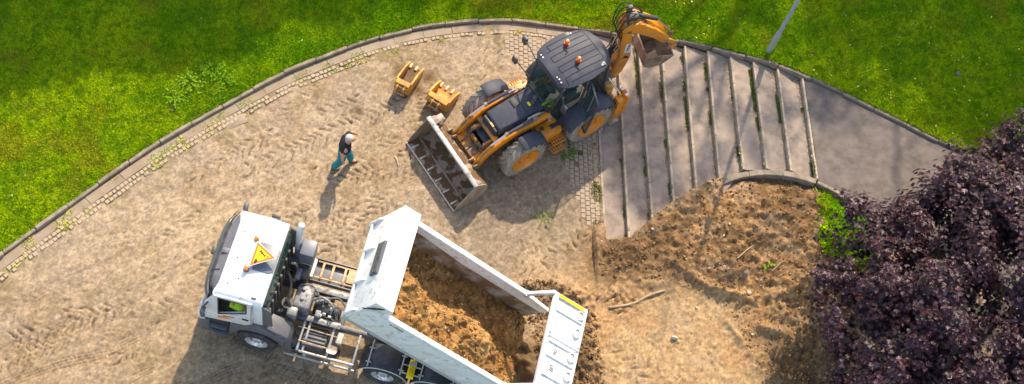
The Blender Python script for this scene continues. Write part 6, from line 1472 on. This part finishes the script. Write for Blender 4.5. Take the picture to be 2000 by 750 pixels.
scatter('gravel', 'small pale pebbles strewn across the sandy dirt', 'gravel', [MP, [(1170, 520), (1640, 500), (1640, 780), (1170, 780)], [(-50, 700), (500, 230), (900, 70), (1170, 250), (1170, 600), (-50, 780)]], 1500, .008, .028, pal([(.45, .35, .24), (.36, .25, .15), (.50, .42, .32), (.28, .19, .11)]), clod_m, 4)
scatter('soil_spill', 'dark loose soil fallen below the open tailgate', 'soil', [[(1020, 545), (1120, 570), (1165, 620), (1180, 780), (1040, 780)]], 3500, .012, .06, pal([(.15, .085, .04), (.22, .125, .06), (.11, .06, .03)]), clod_m, 6)
def lawn_zv(x, y): return lz(x, y) + .03
def flat_leaves(nm, label, polys, n, size, cols, seed, zf):
    r_ = np.random.default_rng(seed); Ps = []
    for poly in polys:
        P = xy([W(p) for p in poly]); xs = [p[0] for p in P]; ys = [p[1] for p in P]; x = r_.uniform(min(xs), max(xs), n); y = r_.uniform(min(ys), max(ys), n); k = inside(P, x, y); Ps.append(np.stack([x[k], y[k]], 1))
    P2 = np.concatenate(Ps); n = len(P2); P = np.concatenate([P2, zf(P2[:, 0], P2[:, 1])[:, None]], 1); N_ = np.array([0, 0, 1.]) + r_.normal(0, .3, (n, 3)); N_ /= np.linalg.norm(N_, axis=1)[:, None]
    V, k = leaves_np(P, N_, np.full(n, size), OV, r_); F = (np.arange(n) * k)[:, None, None] + np.array([(0, i, i + 1) for i in range(1, k - 1)])[None]
    c = pal(cols)(r_, n); tag(lnk(bpy.data.objects.new(nm, mesh_np(nm, V, F.reshape(-1, 3), mat('dry_leaf', (.4, .3, .1), .7, var=0, attr='Col'), np.repeat(c, k, 0)))), label, 'leaves', kind='stuff')
flat_leaves('fallen_leaves', 'small yellow leaves scattered over the shaded lawn', [[(1300, -20), (2050, -20), (2050, 380), (1880, 290), (1500, 110), (1310, 70)]], 260, .07, [(.55, .40, .08), (.50, .30, .08), (.62, .52, .25)], 8, lawn_zv)
flat_leaves('daisies', 'tiny pale specks of leaf and flower on the left lawn', [[(0, -20), (1200, -20), (1000, 40), (600, 100), (0, 460)]], 60, .055, [(.65, .62, .50), (.5, .35, .2), (.4, .28, .15)], 9, lawn_zv)
def step_z(x, y):
    s = (x - S0.x) * SN.x + (y - S0.y) * SN.y; z = np.zeros_like(x)
    for i, v in enumerate(SI): z = np.where(s > v, i * RISE, z)
    return z + .016
# leaf litter and moss caught against each step
LIT = []
for i in range(1, 10):
    a, b = STEP_PX[i]; LIT.append([(a[0] - 7, a[1] + 4), (a[0] - 1, a[1] + 2), (b[0] - 1, b[1] - 8), (b[0] - 5, b[1] - 8)])
LIT.append([(1330, 84), (1570, 152), (1700, 216), (1690, 222), (1560, 166), (1330, 96)])
LIT.append([(1148, 262), (1166, 262), (1180, 470), (1160, 470)])
flat_leaves('leaf_litter', 'dry brown leaf litter caught along the step edges', LIT, 260, .055, [(.45, .30, .14), (.36, .22, .10), (.55, .42, .22), (.28, .18, .09)], 12, step_z)
MOS = [[(p[0][0] + .0, p[0][1]), p[1], p[2], (p[3][0], p[3][1])] for p in LIT]
def moss_blades():
    r_ = np.random.default_rng(14); Ps = []
    for poly in MOS:
        P = xy([W(p) for p in poly]); xs = [p[0] for p in P]; ys = [p[1] for p in P]; x = r_.uniform(min(xs), max(xs), 2600); y = r_.uniform(min(ys), max(ys), 2600); k = inside(P, x, y) & (fbm(x, y, 1.6, 3, 44) > .60); Ps.append(np.stack([x[k], y[k]], 1))
    P = np.concatenate(Ps); n = len(P); z = step_z(P[:, 0], P[:, 1]) - .01; a = r_.uniform(0, 6.3, n); l = r_.uniform(.03, .08, n); w = .012
    V = np.empty((n, 3, 3)); V[:, 0] = np.stack([P[:, 0] - w * np.sin(a), P[:, 1] + w * np.cos(a), z], 1); V[:, 1] = np.stack([P[:, 0] + w * np.sin(a), P[:, 1] - w * np.cos(a), z], 1); V[:, 2] = np.stack([P[:, 0] + l * .6 * np.cos(a), P[:, 1] + l * .6 * np.sin(a), z + l * .8], 1)
    c = pal([(.12, .16, .02), (.20, .20, .04), (.08, .11, .02)])(r_, n); tag(lnk(bpy.data.objects.new('moss', mesh_np('moss', V.reshape(-1, 3), np.arange(n * 3).reshape(-1, 3), mat('grass_blade', (.06, .12, .01)), np.repeat(c, 3, 0)))), 'green moss and grass tufts along the step joints', 'moss', kind='stuff')
moss_blades()
# weeds along kerb, gutter and over the dirt margin
GU = [[(0, 505), (212, 356), (445, 211), (620, 126), (830, 62), (980, 49), (1080, 60), (1080, 75), (830, 85), (640, 145), (460, 235), (220, 385), (0, 545)]]
def strip_test(x, y): return inside(xy([W(p) for p in GU[0]]), x, y) & (fbm(x, y, 2.2, 3, 47) > .60)
blades('gutter_weeds', strip_test, -8, 9, 14, 25, 700, lambda x, y: np.full_like(x, .012), 'sparse yellowish tufts sprouting from the gutter and setts', .06, .013, (1.9, 1.35, 1.2))
